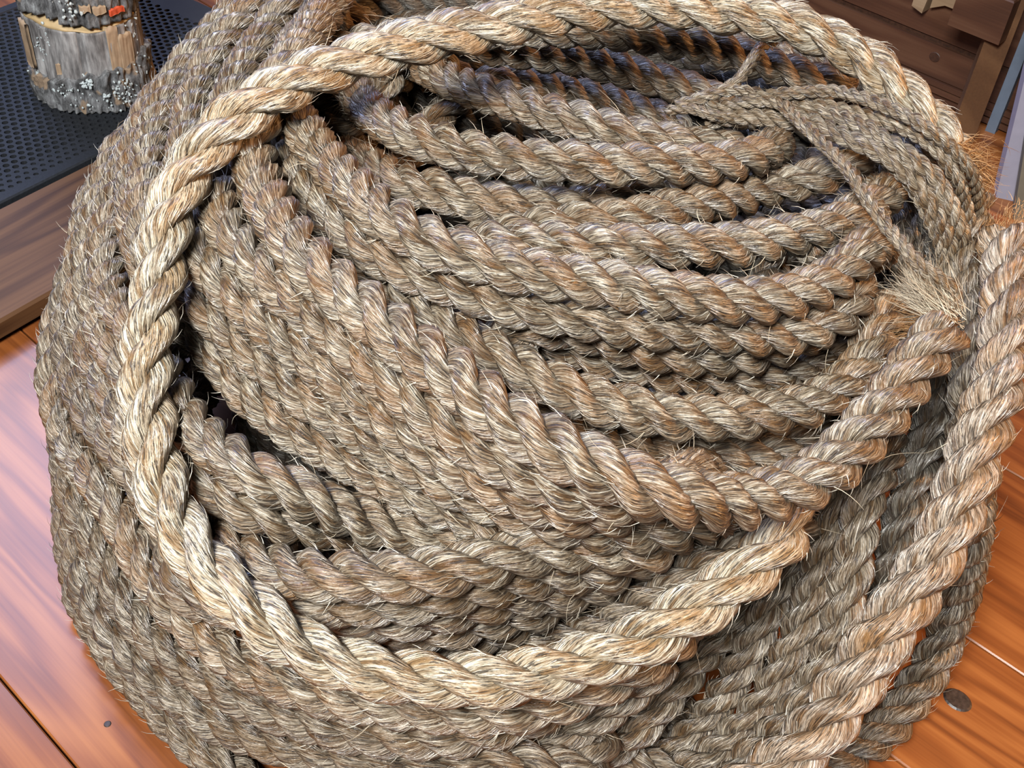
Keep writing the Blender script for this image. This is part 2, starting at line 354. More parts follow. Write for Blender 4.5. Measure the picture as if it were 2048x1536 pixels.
log_shell('peeled_trunk', M_BARE, 0.03, lambda a: kerf_z(a), lambda a, z, t: wob(a) * 0.965 - 0.007 * max(0, 1 - abs(((a - FRONT + 3.3) % 0.9) - 0.45) / 0.07) + 0.002 * nz3(a, z, 9, 12, 1), 30, 200)
log_shell('kerf_face', M_CUT, lambda a: kerf_z(a) + 0.0004, lambda a: kerf_z(a) + 0.0012 + kgap(a), lambda a, z, t: wob(a) * (0.945 - 0.16 * t), 4, 160)
log_shell('upper_bark', M_BARK, lambda a: kerf_z(a) + 0.0035 + kgap(a), 0.30, lambda a, z, t: wob(a) * 0.965 + 0.0075 * ridge(a, z, 8, 14, 7) + 0.004 * nz3(a, z, 16, 60, 8) - 0.004, 60, 200)
def patch(name, mat, c, wd, z0, z1, r_off, seed, th=0.004):
    lo = lambda a: z0 + 0.004 * nz3(a, 0, 14, 0, seed); hi = lambda a: z1 + 0.004 * nz3(a, 0, 14, 0, seed + 4)
    return log_shell(name, mat, lo, hi, lambda a, z, t: wob(a) * 0.965 + r_off + 0.0012 * nz3(a, z, 24, 60, seed), 10, 14, a0=c - wd / 2, a1=c + wd / 2, thick=th)
patch('inner_bark', M_TAN, FRONT + 0.42, 0.20, 0.046, 0.114, 0.0016, 11)
patch('inner_bark', M_TAN, FRONT + 0.64, 0.26, 0.052, 0.100, 0.0026, 12)
patch('inner_bark', M_TAN, FRONT - 0.62, 0.10, 0.052, 0.068, 0.0012, 13)
patch('inner_bark', M_TAN, FRONT - 1.35, 0.30, 0.048, 0.108, 0.0050, 14)
patch('inner_bark', M_TAN, FRONT + 0.05, 0.17, 0.1405, 0.149, 0.0070, 15)
patch('inner_bark', M_TAN, FRONT + 0.26, 0.20, 0.137, 0.146, 0.0070, 16)
patch('inner_bark', M_TAN, FRONT - 0.25, 0.12, 0.170, 0.186, 0.0070, 17)
tag(patch('paint_mark', M_RED, FRONT + 0.55, 0.26, 0.1315, 0.1385, 0.0060, 18), 'red paint smear')
# lichen flecks
mbl = MB()
for k in range(280):
    g = random.choice([(0.0, 0.022, .35, .012), (0.42, 0.040, .16, .010), (0.5, 0.018, .2, .010), (-0.55, 0.035, .22, .016), (-0.15, 0.045, .1, .006), (-0.95, 0.085, .16, .016), (-1.3, 0.05, .15, .02), (0.95, 0.05, .2, .03), (0.95, 0.10, .15, .02), (-0.2, 0.150, .25, .015), (-0.75, 0.10, .1, .01)])
    a = FRONT + random.gauss(g[0], g[2] * .6); z = max(0.004, random.gauss(g[1], g[3] * .7))
    rr = wob(a) + (0.0055 if (z < low_edge(a) or z > kerf_z(a) + 0.004) else -0.0035) + random.uniform(-.001, .0015)
    s = random.choice([0.0009, 0.0012, 0.0016, 0.0022]) * random.uniform(.8, 1.2); c = Vector((rr * math.cos(a), rr * math.sin(a), z))
    e1 = Vector((-math.sin(a), math.cos(a), 0)); e2 = Vector((0, 0, 1)); e3 = Vector((math.cos(a), math.sin(a), 0))
    pts = [c + e1 * s * math.cos(t) * random.uniform(.6, 1.3) + e2 * s * math.sin(t) * random.uniform(.6, 1.5) for t in [i * math.pi / 3 for i in range(6)]]
    mbl.add(pts + [c + e3 * min(s * 0.5, 0.0009), c - e3 * 0.004], [(i, (i + 1) % 6, 6) for i in range(6)] + [((i + 1) % 6, i, 7) for i in range(6)])
tag(mbl.build('lichen', M_LICHEN, log, smooth=False), 'pale blue-grey lichen', kind='stuff')

# ------------------------------------------------------------------ chest, table and leaning boards at the right
CH = 1.6212
def cp(s, d, z): return u * s + nrm * (CH + d) + Vector((0, 0, z))
chest = empty('pine_chest', cp(-0.7, 0, 0)); tag(chest, 'red-brown pine chest with grooved base behind the coil', 'chest')
def rel(root, mb, name, mat):
    o = mb.build(name, mat, root); o.matrix_parent_inverse = Matrix.Translation(-Vector(root.location)); return o
mb = MB(); mb.obox(cp(-2.0, 0.0, 0.036), u * 2.0, nrm * 0.40, (0, 0, 0.0475), 0.0); rel(chest, mb, 'base_panel', M_CHEST)
mb = MB(); mb.obox(cp(-2.0, 0.006, 0.0835), u * 2.0, nrm * 0.39, (0, 0, 0.009)); rel(chest, mb, 'groove', M_KNOT)
mb = MB(); mb.obox(cp(-2.0, 0.001, 0.0925), u * 2.0, nrm * 0.40, (0, 0, 0.5)); rel(chest, mb, 'front_panel', M_CHEST)
for z in (0.026, 0.016, 0.005):
    mb = MB(); mb.obox(cp(-2.0, -0.004, z), u * 2.0, nrm * 0.40, (0, 0, 0.0085), 0.0); rel(chest, mb, 'moulding', M_CHEST)
    mb = MB(); mb.obox(cp(-2.0, 0.004, z - 0.003 if z > .006 else 0.0), u * 2.0, nrm * 0.38, (0, 0, 0.004)); rel(chest, mb, 'groove', M_KNOT)
mb = MB(); disc(mb, cp(-0.593, -0.0002, 0.0655), u * 0.0085, Vector((0, 0, 0.0075)), 20, 0.0004, 0.9); rel(chest, mb, 'knot', M_KNOT)
table = empty('side_table', (0.604, 1.50, 0)); tag(table, 'brown wooden side table leg and rail in front of the chest', 'table')
A = Vector((0.589, 1.507, 0)); tu = Vector((0.032, -0.008, 0)); tn = Vector((0.008, 0.032, 0))
mb = MB(); mb.obox(A, tu, tn, (0, 0, 0.62), 0.001); rel(table, mb, 'leg', M_TABLE)
mb = MB(); mb.obox(cp(-0.556, -0.095, 0.160), u * 0.075, nrm * 0.045, (0, 0, 0.06), 0.002); rel(table, mb, 'rail', M_CHEST)
# pale raw apron in front of the chest
ap = empty('pale_apron', cp(-0.6, -0.012, 0.13)); tag(ap, 'pale raw pine bracket fixed across the red-brown chest front', 'bracket')
def extr(pts, d0, d1):
    mb = MB(); n = len(pts)
    mb.add([cp(s, d0, z) for s, z in pts] + [cp(s, d1, z) for s, z in pts], [tuple(range(n - 1, -1, -1)), tuple(range(n, 2 * n))] + [(i, (i + 1) % n, n + (i + 1) % n, n + i) for i in range(n)])
    return mb
rel(ap, extr([(-0.642, 0.1335), (-0.624, 0.1285), (-0.618, 0.20), (-0.642, 0.20)], -0.022, 0.0), 'foot', M_RAW)
rel(ap, extr([(-0.618, 0.1365), (-0.598, 0.1475), (-0.538, 0.1475), (-0.538, 0.20), (-0.618, 0.20)], -0.014, 0.0), 'apron_board', M_RAW)
def board(name, label, O, ax, ay, az, mat):
    r_ = empty(name, O); tag(r_, label, 'board'); mb = MB(); mb.obox((0, 0, 0), ax, ay, az, 0.001)
    mb.build('panel', mat, r_); return r_
board('white_board', 'white board standing on edge at the right, between table leg and beige board', (0.6245, 1.368, 0), (0.0225, -0.006, 0.0), (0.005, 0.03, 0.0), (-0.045, 0.07, 0.5), M_WHITE)
board('beige_board', 'beige board leaning in front of the white board', (0.6355, 1.318, 0), (0.17, -0.03, 0.0), (0.004, 0.022, 0.0), (-0.06, 0.15, 0.5), M_BEIGE)
board('slate_board', 'narrow blue-grey board standing in the dark behind the table leg', (0.651, 1.545, 0), (0.034, 0.048, 0), (0.012, -0.008, 0), (0, 0, 0.6), M_SLATE)
mb = MB(); mb.obox((0.60, 1.13, 0.0), (0.5, -0.1, 0), (0.03, 0.16, 0), (0, 0, 0.006), 0.002)  # thin dark slate-coloured slab on the floor by the beige board
tag(mb.build('dark_sheet', M_DARK_SHEET), 'dark slate cloth lying on the floor beneath the beige board', 'sheet')

# ------------------------------------------------------------------ rope building
def spline(P, step):
    s = np.r_[0, np.cumsum(np.linalg.norm(np.diff(P, axis=0), axis=1))]
    T = np.gradient(P, s, axis=0)
    n = max(6, int(s[-1] / step)); t = np.linspace(0, s[-1], n)
    i = np.clip(np.searchsorted(s, t, 'right') - 1, 0, len(s) - 2); hh = (s[i + 1] - s[i])[:, None]; q = ((t - s[i]) / (s[i + 1] - s[i]))[:, None]
    C = (2*q**3 - 3*q**2 + 1) * P[i] + (q**3 - 2*q**2 + q) * hh * T[i] + (-2*q**3 + 3*q**2) * P[i+1] + (q**3 - q**2) * hh * T[i+1]
    return C, t
def frames(C):
    T = np.gradient(C, axis=0); T /= np.linalg.norm(T, axis=1, keepdims=True)
    Nn = np.zeros_like(C); a = np.cross(T[0], [0, 0, 1.0]);
    if np.linalg.norm(a) < 1e-3: a = np.cross(T[0], [1.0, 0, 0])
    Nn[0] = a / np.linalg.norm(a)
    for i in range(1, len(C)):
        v = Nn[i-1] - np.dot(Nn[i-1], T[i]) * T[i]; Nn[i] = v / np.linalg.norm(v)
    return T, Nn, np.cross(T, Nn)
def smooth_noise(n, scale, amp):
    k = max(4, int(n / scale)); return np.interp(np.linspace(0, k - 1, n), np.arange(k), RNG.normal(0, amp, k))
LYING = []
FIB = []          # (position, tangent, outward) samples for loose fibres
def lay_rope(part, P, R, lay, mat, step=0.0043, ncol=18, strand_name='strand', taper=None, fib=1.0, fan=0.0):
    C, s = spline(P, step); n = len(C); T, Nn, B = frames(C)
    pitch = lay * 2 * R
    phi = 2 * np.pi * s / pitch + RNG.uniform(0, 6.28) + smooth_noise(n, 30, 0.28)
    rho, rs = 0.485 * R, 0.53 * R
    out = []
    for k in range(3):
        ph = phi + k * 2 * np.pi / 3
        rk = rho * (1 + smooth_noise(n, 14, 0.05))
        cen = C + rk[:, None] * (np.cos(ph)[:, None] * Nn + np.sin(ph)[:, None] * B)
        rad = rs * (1 + smooth_noise(n, 9, 0.045))
        if taper is not None: rad = rad * taper(s / s[-1])
        th = np.arange(ncol) * 2 * np.pi / ncol
        yarn = np.where(np.arange(ncol) % 2 == 0, 1.0, 0.86) if ncol >= 14 else np.ones(ncol)
        yarn = yarn * (1 + RNG.normal(0, 0.02, ncol))
        ang = th[None, :] - 0.78 * (ph - ph[0])[:, None]
        jit = 1 + RNG.normal(0, 0.018, (n, ncol))
        rr = rad[:, None] * yarn[None, :] * jit
        V = cen[:, None, :] + rr[..., None] * (np.cos(ang)[..., None] * Nn[:, None, :] + np.sin(ang)[..., None] * B[:, None, :])
        V2 = V.reshape(-1, 3)
        i = np.arange(n - 1)[:, None]; j = np.arange(ncol)[None, :]; j2 = (j + 1) % ncol
        Q = np.stack([i * ncol + j, i * ncol + j2, (i + 1) * ncol + j2, (i + 1) * ncol + j], -1).reshape(-1, 4)
        dv = 2 * np.pi * rs / ncol
        su = s * 1.25
        U = np.stack([np.broadcast_to(su[:-1, None], (n - 1, ncol)), np.broadcast_to(su[:-1, None], (n - 1, ncol)), np.broadcast_to(su[1:, None], (n - 1, ncol)), np.broadcast_to(su[1:, None], (n - 1, ncol))], -1)
        vj = np.broadcast_to((j * dv), (n - 1, ncol)); vj2 = vj + dv
        W = np.stack([vj, vj2, vj2, vj], -1)
        UV = np.stack([U, W], -1).reshape(-1, 2)
        c0, c1 = len(V2), len(V2) + 1
        V2 = np.vstack([V2, cen[0], cen[-1]])
        jj = np.arange(ncol)
        Tr = np.vstack([np.stack([np.full(ncol, c0), (jj + 1) % ncol, jj], -1), np.stack([np.full(ncol, c1), (n - 1) * ncol + jj, (n - 1) * ncol + (jj + 1) % ncol], -1)])
        UV = np.vstack([UV, np.zeros((Tr.size, 2))])
        o = mesh_np(strand_name, V2, Q, mat, part, uv=UV, tris=Tr)
        out.append(o)
        if fib > 0:
            if fib == 1.0:
                m = int(s[-1] * 560); a = RNG.integers(2, n - 5, m); b_ = RNG.integers(0, ncol // 2, m) * 2
                p = V[a, b_]; o_ = p - cen[a]; o_ /= np.linalg.norm(o_, axis=1, keepdims=True)
                tg = V[a + 3, b_] - p; tg /= np.linalg.norm(tg, axis=1, keepdims=True)
                keep = np.linalg.norm(p - C[a], axis=1) > 0.66 * R
                LYING.append((p[keep], tg[keep], o_[keep], np.full(keep.sum(), {'manila_fibre_pale': .16, 'manila_fibre_bleached': .08, 'manila_fibre_weathered': -.1, 'manila_fibre_dark': -.25}.get(mat.name, 0.0))))
            m = int(s[-1] * 95 * fib * (R / 0.017))
            a = RNG.integers(2, n - 3, m); b_ = RNG.integers(0, ncol, m)
            p = V[a, b_]; o_ = p - cen[a]; o_ /= np.linalg.norm(o_, axis=1, keepdims=True)
            tg = V[np.minimum(a + 2, n - 1), b_] - p; tg /= np.linalg.norm(tg, axis=1, keepdims=True)
            outr = p - C[a]; keep = np.linalg.norm(outr, axis=1) > 0.72 * R
            FIB.append((p[keep], tg[keep], o_[keep], np.full(keep.sum(), mat.name == 'manila_fibre_pale')))
    return out
def parse(t): 
    q = np.array([int(x) for x in t.split()], float).reshape(-1, 3) / 1000.0; return q

ROPES = [
('T1',0.0185,2.85,'328 824 377 314 839 387 299 852 396 283 865 405 266 877 413 247 886 421 226 893 427 205 896 432 183 897 436 161 896 439 139 893 442 117 889 444 95 884 446 73 878 447 52 871 448 31 863 448 11 853 448 -9 842 447 -28 832 445 -48 821 444 -68 811 443 -87 800 441 -107 789 439 -126 778 436 -145 766 433 -163 753 430 -179 738 426 -196 724 421 -211 710 412 -224 695 402 -235 680 390 -241 662 378 -244 643 366 -244 624 354 -244 605 343 -243 585 332 -241 566 321 -238 546 311 -233 527 300 -226 509 289 -217 491 279 -206 474 270 -192 457 264 -176 442 260 -159 428 257 -140 418 249 -121 410 240 -101 405 233 -79 401 229 -57 399 228 -34 398 228 -12 399 230 10 400 233 32 403 237 53 408 242 74 414 248 94 422 255 112 432 263 130 443 270 147 456 277 164 470 283 178 487 286 184 508 284 186 529 276 185 547 263 183 560 245 180 572 227 179 590 215 179 613 213 176 635 212 169 655 207 162 673 196 155 690 184 146 708 173 137 725 162 130 742 149 130 756 131 140 766 114'),
('R2',0.0182,2.15,'-15 1253 330 -34 1242 333 -52 1229 336 -70 1215 340 -86 1200 344 -101 1184 348 -114 1166 353 -126 1148 358 -138 1129 362 -149 1110 367 -159 1090 370 -170 1071 373 -179 1050 374 -185 1028 374 -187 1006 376 -189 984 380 -190 962 384 -190 939 387 -190 917 391 -189 895 394 -189 872 398 -188 850 401 -189 828 405 -189 806 408 -192 783 409 -196 762 405 -201 743 394 -201 723 384 -195 702 381 -187 681 382 -177 660 384 -167 640 387 -156 620 389 -144 602 390 -130 584 390 -114 568 390 -98 552 390 -81 537 390 -65 522 390 -48 507 390 -31 492 390 -14 477 389 4 464 388 23 452 387 44 443 384 65 438 379 86 437 372 106 443 363 123 453 352 140 464 343 158 476 336 177 488 333 195 502 334 211 517 338 225 533 344 238 550 351 251 567 359 263 584 366 277 601 374'),
('LE',0.0212,2.25,'363 751 348 360 729 344 357 707 340 353 684 336 350 663 329 345 642 321 339 622 312 331 602 303 323 583 294 315 564 283 308 546 272 300 528 261 290 511 249 278 495 237 267 480 224 256 466 210 245 451 196 234 438 181 222 425 167 208 414 153 192 404 140 175 395 128 156 387 117 137 381 106 117 374 97'),
('R1',0.017,2.15,'-40 1192 249 -62 1188 252 -83 1182 256 -105 1177 260 -125 1169 266 -144 1158 273 -161 1145 279 -176 1129 284 -190 1112 288 -199 1092 291 -204 1070 294 -205 1048 301 -205 1028 311 -207 1008 322 -208 989 335 -210 971 347 -211 951 358 -211 929 364 -211 907 366 -209 884 369 -207 862 372 -203 840 373 -198 818 375 -190 797 377 -181 776 380 -172 756 383 -162 736 387 -151 716 390 -139 697 392 -127 678 395 -114 660 396 -100 642 397 -83 627 397 -64 616 396 -43 607 395 -21 602 393 1 598 392 24 596 391 46 595 390 69 595 389 91 595 387 114 597 384 136 601 381 157 608 379 177 618 376 195 632 374 211 648 372 225 666 372 237 685 371 249 703 365 259 719 352 265 735 338 267 753 325 267 771 311 267 787 295 266 802 278 263 816 260 260 829 242 256 842 224 252 854 206 246 866 187 237 878 171 227 893 157 217 909 145 206 926 134 193 942 126 178 958 118 162 973 112 146 987 108 128 1001 105 109 1013 104 89 1023 103 67 1031 103 46 1038 102 24 1042 102 1 1043 102'),
('I2',0.017,2.15,'-43 1073 176 -62 1070 187 -78 1062 201 -91 1048 212 -105 1032 219 -119 1019 230 -131 1010 247 -141 999 264 -152 988 280 -163 975 295 -170 959 309 -170 940 319 -165 920 328 -159 900 337 -153 880 345 -146 860 352 -139 840 358 -130 820 365 -120 801 371 -106 784 375 -90 769 378 -70 758 380 -50 749 382 -28 744 383 -6 741 385 17 740 386 39 741 386 61 744 386 83 748 386 105 754 384 126 761 382 146 771 380 164 784 378 178 801 373 187 821 366 194 840 357 199 858 345 201 874 329 198 887 311 193 897 292 187 906 273 180 914 253 173 921 233 165 928 213 156 934 193 145 941 175 132 950 158 118 960 144 101 971 134 82 981 128 62 990 125 41 998 122 20 1005 120'),
('R1b',0.017,2.15,'-91 1117 259 -112 1108 260 -130 1095 262 -146 1079 268 -160 1063 275 -176 1047 278 -190 1030 281 -205 1014 286 -218 998 295 -226 980 306 -228 959 316 -228 938 323 -228 916 328 -227 894 332 -225 872 337 -221 850 341 -217 828 346 -212 806 349 -206 785 352 -196 764 355 -184 746 357 -172 726 359 -161 707 362 -148 688 363 -134 671 365 -119 654 366 -102 639 366 -82 627 366 -62 618 365 -40 611 364 -18 606 362 4 601 361 26 597 360 49 596 359 71 597 357 94 599 355 116 602 353 138 606 350 160 611 347 181 618 344 201 628 343 219 642 342 232 660 342 239 682 339 244 701 330 250 719 316 254 735 301 256 751 285 257 767 269 259 781 251 261 794 233 261 808 215 262 822 198 261 836 180 258 850 162 251 864 146 244 882 133 239 901 123 235 923 117 230 945 114 226 967 112 218 988 109 206 1007 106 192 1024 105 176 1040 104 158 1054 104 138 1065 104 118 1075 105 96 1082 105 75 1088 106 52 1092 106 30 1095 106'),
('I5',0.017,2.15,'-200 780 230 -187 765 242 -173 751 252 -159 738 263 -144 727 276 -128 717 288 -112 708 301 -95 700 313 -77 692 324 -58 686 335 -39 680 346 -19 674 355 1 669 362 23 666 366 45 663 369 68 664 371 90 666 371 112 670 371 134 677 370 155 684 369 175 693 368 195 704 366 214 716 365 231 731 363 246 747 361 261 764 358 273 783 354 281 802 347 280 820 334 275 837 320 268 853 306 259 868 291 250 881 275 240 894 259 229 906 244 217 918 230 205 930 215 195 942 199 184 956 185 170 971 175 155 987 170 138 1001 167 119 1013 166 98 1022 165 77 1029 165 55 1035 164 33 1037 164 10 1038 163 -12 1037 162'),
('I4',0.017,2.15,'-174 821 201 -161 806 213 -147 792 224 -135 778 237 -122 765 249 -107 753 263 -92 743 277 -76 735 290 -59 728 304 -42 722 317 -23 717 328 -3 715 339 18 716 345 41 718 349 63 723 351 84 730 352 105 740 353 124 751 352 143 764 350 161 777 347 179 790 345 200 799 347 221 805 351 241 816 353 257 832 352 266 851 347 263 870 334 255 885 320 245 899 304 235 912 289 226 924 272 217 937 256 206 950 240 194 962 225 180 974 213 165 988 203 148 1002 198 129 1014 197 109 1025 196 88 1033 196 66 1038 195 43 1041 195 21 1039 194 -1 1034 193'),
('I3',0.017,2.15,'-137 1023 196 -151 1008 207 -160 991 219 -166 973 231 -168 953 242 -168 933 253 -167 914 264 -165 895 276 -162 875 288 -157 856 299 -149 837 309 -139 819 318 -128 801 326 -116 783 333 -101 766 338 -82 755 342 -60 748 343 -38 745 342 -15 746 340 7 750 338 29 756 336 48 767 333 65 782 328 80 798 322 93 815 314 103 831 302 110 843 284 115 855 265 118 868 247 118 884 230 113 902 217 105 921 208 93 939 202 79 957 197'),
('I1',0.017,2.15,'-16 1064 223 -36 1065 232 -55 1065 245 -71 1063 260 -85 1058 276 -100 1053 292 -119 1047 303 -130 1031 308 -121 1011 312 -112 992 318 -102 972 324 -91 954 330 -79 936 335 -64 920 339 -47 905 343 -29 892 346 -10 881 348 9 871 350 30 862 351 51 854 351 73 849 350 95 846 349 117 846 347 139 849 344 160 856 340 171 868 326 167 880 308 161 892 290 153 903 272 144 916 256 132 930 243 118 944 234 102 959 228 85 973 224 68 987 220'),
('Lb',0.017,2.15,'-16 1263 280 -36 1254 285 -55 1244 290 -74 1233 296 -91 1221 303 -108 1207 310 -123 1192 318 -137 1177 326 -150 1161 335 -162 1144 344 -174 1127 353 -185 1109 362 -196 1091 369 -205 1072 375 -214 1051 378 -222 1030 377 -229 1010 372 -235 989 364 -240 968 358 -241 946 357 -242 923 359 -244 901 360 -245 878 361 -245 856 361 -245 833 361 -244 811 360 -243 788 359 -240 766 358 -237 744 358 -232 722 357 -225 700 358 -217 680 360 -207 659 362 -196 640 364 -182 622 363 -166 606 361 -149 591 360 -132 577 359 -116 562 358 -99 546 358 -83 531 358 -67 515 359 -50 500 358 -32 486 358 -14 473 357 6 462 357 26 453 355 48 448 352 70 451 349 89 462 345 103 478 339 114 494 327 119 510 312 122 525 296 125 539 278 129 550 259 136 560 240 142 574 224 146 593 212 150 613 202 155 631 191 167 647 180 182 663 179 193 683 179 200 703 174 204 724 166 205 745 157 208 766 150 219 785 144 235 800 140'),
('R3',0.017,2.15,'-174 1080 304 -186 1068 318 -201 1055 329 -217 1040 333 -231 1023 332 -242 1003 329 -250 983 327 -256 961 325 -259 939 324 -259 916 323 -258 894 324 -255 872 325 -251 850 327 -246 828 328 -239 807 329 -231 786 330 -222 765 332 -212 745 335 -200 726 337 -187 709 337 -171 692 336 -153 679 334 -134 668 334 -113 659 336 -95 646 337 -78 631 336 -62 616 334 -44 602 334 -27 588 334 -7 577 333 13 567 331 34 559 329 55 554 326 77 552 323 100 552 320 122 555 318 144 560 316 165 567 315 185 576 313 205 587 312 222 601 313 237 618 314 249 637 317 257 657 320 265 678 320 273 697 311 279 714 298 283 731 284 284 748 269 287 763 252 294 777 237 307 789 223 316 801 206 320 813 188 321 825 169 317 838 152 310 852 135 304 868 121 298 886 108 292 904 96 286 922 85 278 942 77 268 961 72 256 980 71 243 998 73 229 1016 75 214 1032 76 198 1048 78 181 1063 79 163 1076 80 144 1087 82 124 1097 83 103 1105 86 82 1112 89'),
('R1c',0.017,2.15,'-167 789 187 -157 769 190 -149 749 197 -141 731 207 -133 713 219 -124 697 232 -114 682 246 -102 669 259 -89 656 272 -75 644 285 -59 633 296 -41 623 306 -23 615 316 -3 612 326 19 614 333 41 614 334 63 612 331 85 610 327 108 611 323 130 615 321 151 622 318 172 631 317 191 642 316 208 656 316 219 675 310 221 694 299 223 711 284 226 724 266 230 735 247 232 748 228 230 762 211 221 776 196 211 790 182 207 804 165 211 818 147 217 829 129 218 843 111 219 860 97 218 880 86 214 901 78 208 921 72 200 942 69 189 962 68 177 981 68 162 998 69 145 1013 69 128 1027 70'),
('R1d',0.017,2.15,'-173 776 214 -159 760 224 -145 746 234 -132 731 245 -119 717 256 -106 703 268 -92 690 281 -77 678 293 -60 667 303 -41 656 310 -21 647 312 0 639 310 21 632 308 43 627 305 66 625 301 88 624 298 110 625 294 132 627 290 154 632 287 175 638 283 196 648 280 214 661 278 231 676 276 245 694 274 255 713 269 260 730 256 262 746 240 263 762 223 262 776 206 264 790 188 263 804 170 258 817 153 252 829 134 249 839 115 248 851 95 247 866 78 242 883 65 235 902 54 227 922 47 218 942 43 208 962 42 195 981 41 181 999 41 165 1015 41 147 1029 42 129 1042 43'),
('R3d',0.017,2.15,'-150 787 108 -153 765 113 -151 745 124 -144 729 138 -132 717 153 -120 705 168 -109 693 184 -99 681 200 -90 666 214 -79 650 227 -66 636 239 -51 624 251 -34 614 262 -15 606 270 6 600 276 28 594 277 50 588 274 72 584 269 94 582 264 116 582 259 138 584 254 159 589 248 180 597 244 199 608 241 217 622 239 231 640 234 239 659 226 244 679 216 247 698 204 251 714 189 258 728 172 270 739 157 284 751 143 290 766 128 288 784 115 284 805 107 281 828 105 277 850 105 271 872 105 264 893 103 260 915 101 256 937 97 250 959 94'),
('R5',0.017,2.15,'-16 1272 246 -37 1264 250 -58 1256 254 -77 1246 260 -96 1235 266 -113 1223 274 -130 1210 283 -145 1196 292 -159 1181 302 -172 1166 312 -184 1150 322 -197 1133 332 -208 1117 342 -220 1099 351 -231 1081 360 -241 1063 367 -251 1043 371 -258 1021 368 -265 1001 362 -271 980 355 -278 959 349 -284 938 343 -287 916 339 -288 894 336 -286 871 336 -283 849 337 -279 827 339 -275 804 339 -271 782 339 -267 760 338 -263 737 337 -257 716 336 -249 694 336 -239 674 336 -228 655 337 -214 637 337 -198 621 335 -181 606 333 -164 591 331 -146 577 329 -128 563 328 -111 549 328 -93 534 328 -75 520 328 -58 506 328 -39 493 328 -20 481 328 0 471 328 21 463 328 44 460 326 66 463 324 83 476 321 88 496 312 92 511 295 95 523 277 99 537 259 103 553 243 108 571 231 114 590 221 119 611 213 123 629 201 129 646 186 135 663 173 143 678 158 158 692 150 178 704 149 197 714 142 211 728 131 217 746 120'),
('R6',0.017,2.15,'-17 1278 215 -38 1270 218 -58 1262 222 -78 1253 227 -98 1243 233 -116 1232 240 -133 1220 248 -149 1207 256 -165 1193 266 -179 1178 275 -192 1163 285 -204 1147 295 -217 1131 306 -229 1115 316 -240 1098 325 -250 1079 333 -259 1060 339 -270 1040 343 -281 1021 344 -291 1001 341 -299 980 337 -306 960 332 -312 938 328 -315 916 325 -316 893 323 -316 871 321 -314 849 320 -311 826 319 -307 804 319 -302 782 320 -297 760 320 -292 738 320 -286 716 319 -279 695 318 -270 675 316 -256 657 314 -239 643 311 -221 630 308 -203 616 305 -186 602 303 -168 588 301 -151 574 299 -133 560 298 -114 548 297 -95 535 297 -77 522 298 -58 510 299 -38 499 299 -18 489 299 2 480 300 24 473 302 46 471 300 69 472 297 91 476 295 112 484 292 129 496 286 141 512 276 150 528 263 158 538 244 166 543 224 174 550 205 183 565 190 191 582 178 196 600 166 197 621 156 194 641 148 188 660 137 181 679 127 176 701 123 179 723 124 186 745 124 195 764 118 208 781 109 219 798 101'),
('R7',0.017,2.15,'-17 1282 184 -38 1276 187 -59 1269 190 -80 1262 194 -100 1254 198 -120 1245 203 -139 1234 208 -158 1223 213 -175 1210 219 -192 1196 225 -208 1182 231 -223 1166 237 -236 1150 244 -249 1133 250 -261 1115 257 -272 1097 263 -283 1078 270 -292 1059 276 -300 1039 282 -308 1019 287 -315 998 292 -321 977 296 -327 956 299 -332 934 301 -336 912 302 -337 890 301 -336 867 299 -334 845 297 -331 823 294 -325 802 293 -318 780 293 -311 759 292 -303 738 291 -295 718 289 -284 698 287 -271 680 285 -257 663 283 -241 647 280 -226 631 277 -210 615 275 -195 599 273 -179 584 271 -161 570 270 -143 558 268 -123 547 267 -103 536 266 -84 526 267 -64 515 269 -44 506 269 -23 498 269 -5 487 265 3 487 245 13 495 226 27 508 216 43 523 211 54 538 199 61 554 185 65 572 172 68 591 161 73 609 148 80 625 135 89 645 130 98 665 129 112 682 124 128 692 113 146 703 105 162 716 98 180 730 95 196 745 96'),
('R8',0.017,2.15,'-18 1291 154 -40 1284 157 -61 1277 160 -82 1269 163 -103 1260 167 -122 1251 171 -142 1240 176 -160 1228 181 -178 1214 186 -195 1200 192 -211 1185 198 -226 1170 205 -240 1153 211 -253 1136 218 -265 1118 224 -276 1099 231 -286 1080 238 -295 1060 244 -304 1040 250 -311 1020 255 -318 999 261 -324 977 265 -330 956 268 -336 934 270 -342 912 271 -347 890 272 -349 868 272 -349 845 271 -347 822 269 -344 800 268 -341 778 266 -337 756 263 -331 734 260 -324 712 258 -314 692 259 -302 673 263 -289 655 267 -276 637 271 -264 619 275 -251 600 278 -239 581 280 -226 562 281 -213 544 282 -198 528 285 -181 512 288 -163 499 290 -142 492 286 -123 492 275 -105 495 262 -85 498 250 -64 499 242 -42 500 239 -19 502 240 3 504 243 25 508 247 46 516 244 63 528 235 74 543 223 84 557 208 91 570 190 96 584 174 100 602 161 107 618 147 118 628 130 128 636 112 135 650 96 145 669 89 163 683 91 182 694 97 201 705 103 220 717 104 235 733 102 245 754 102'),
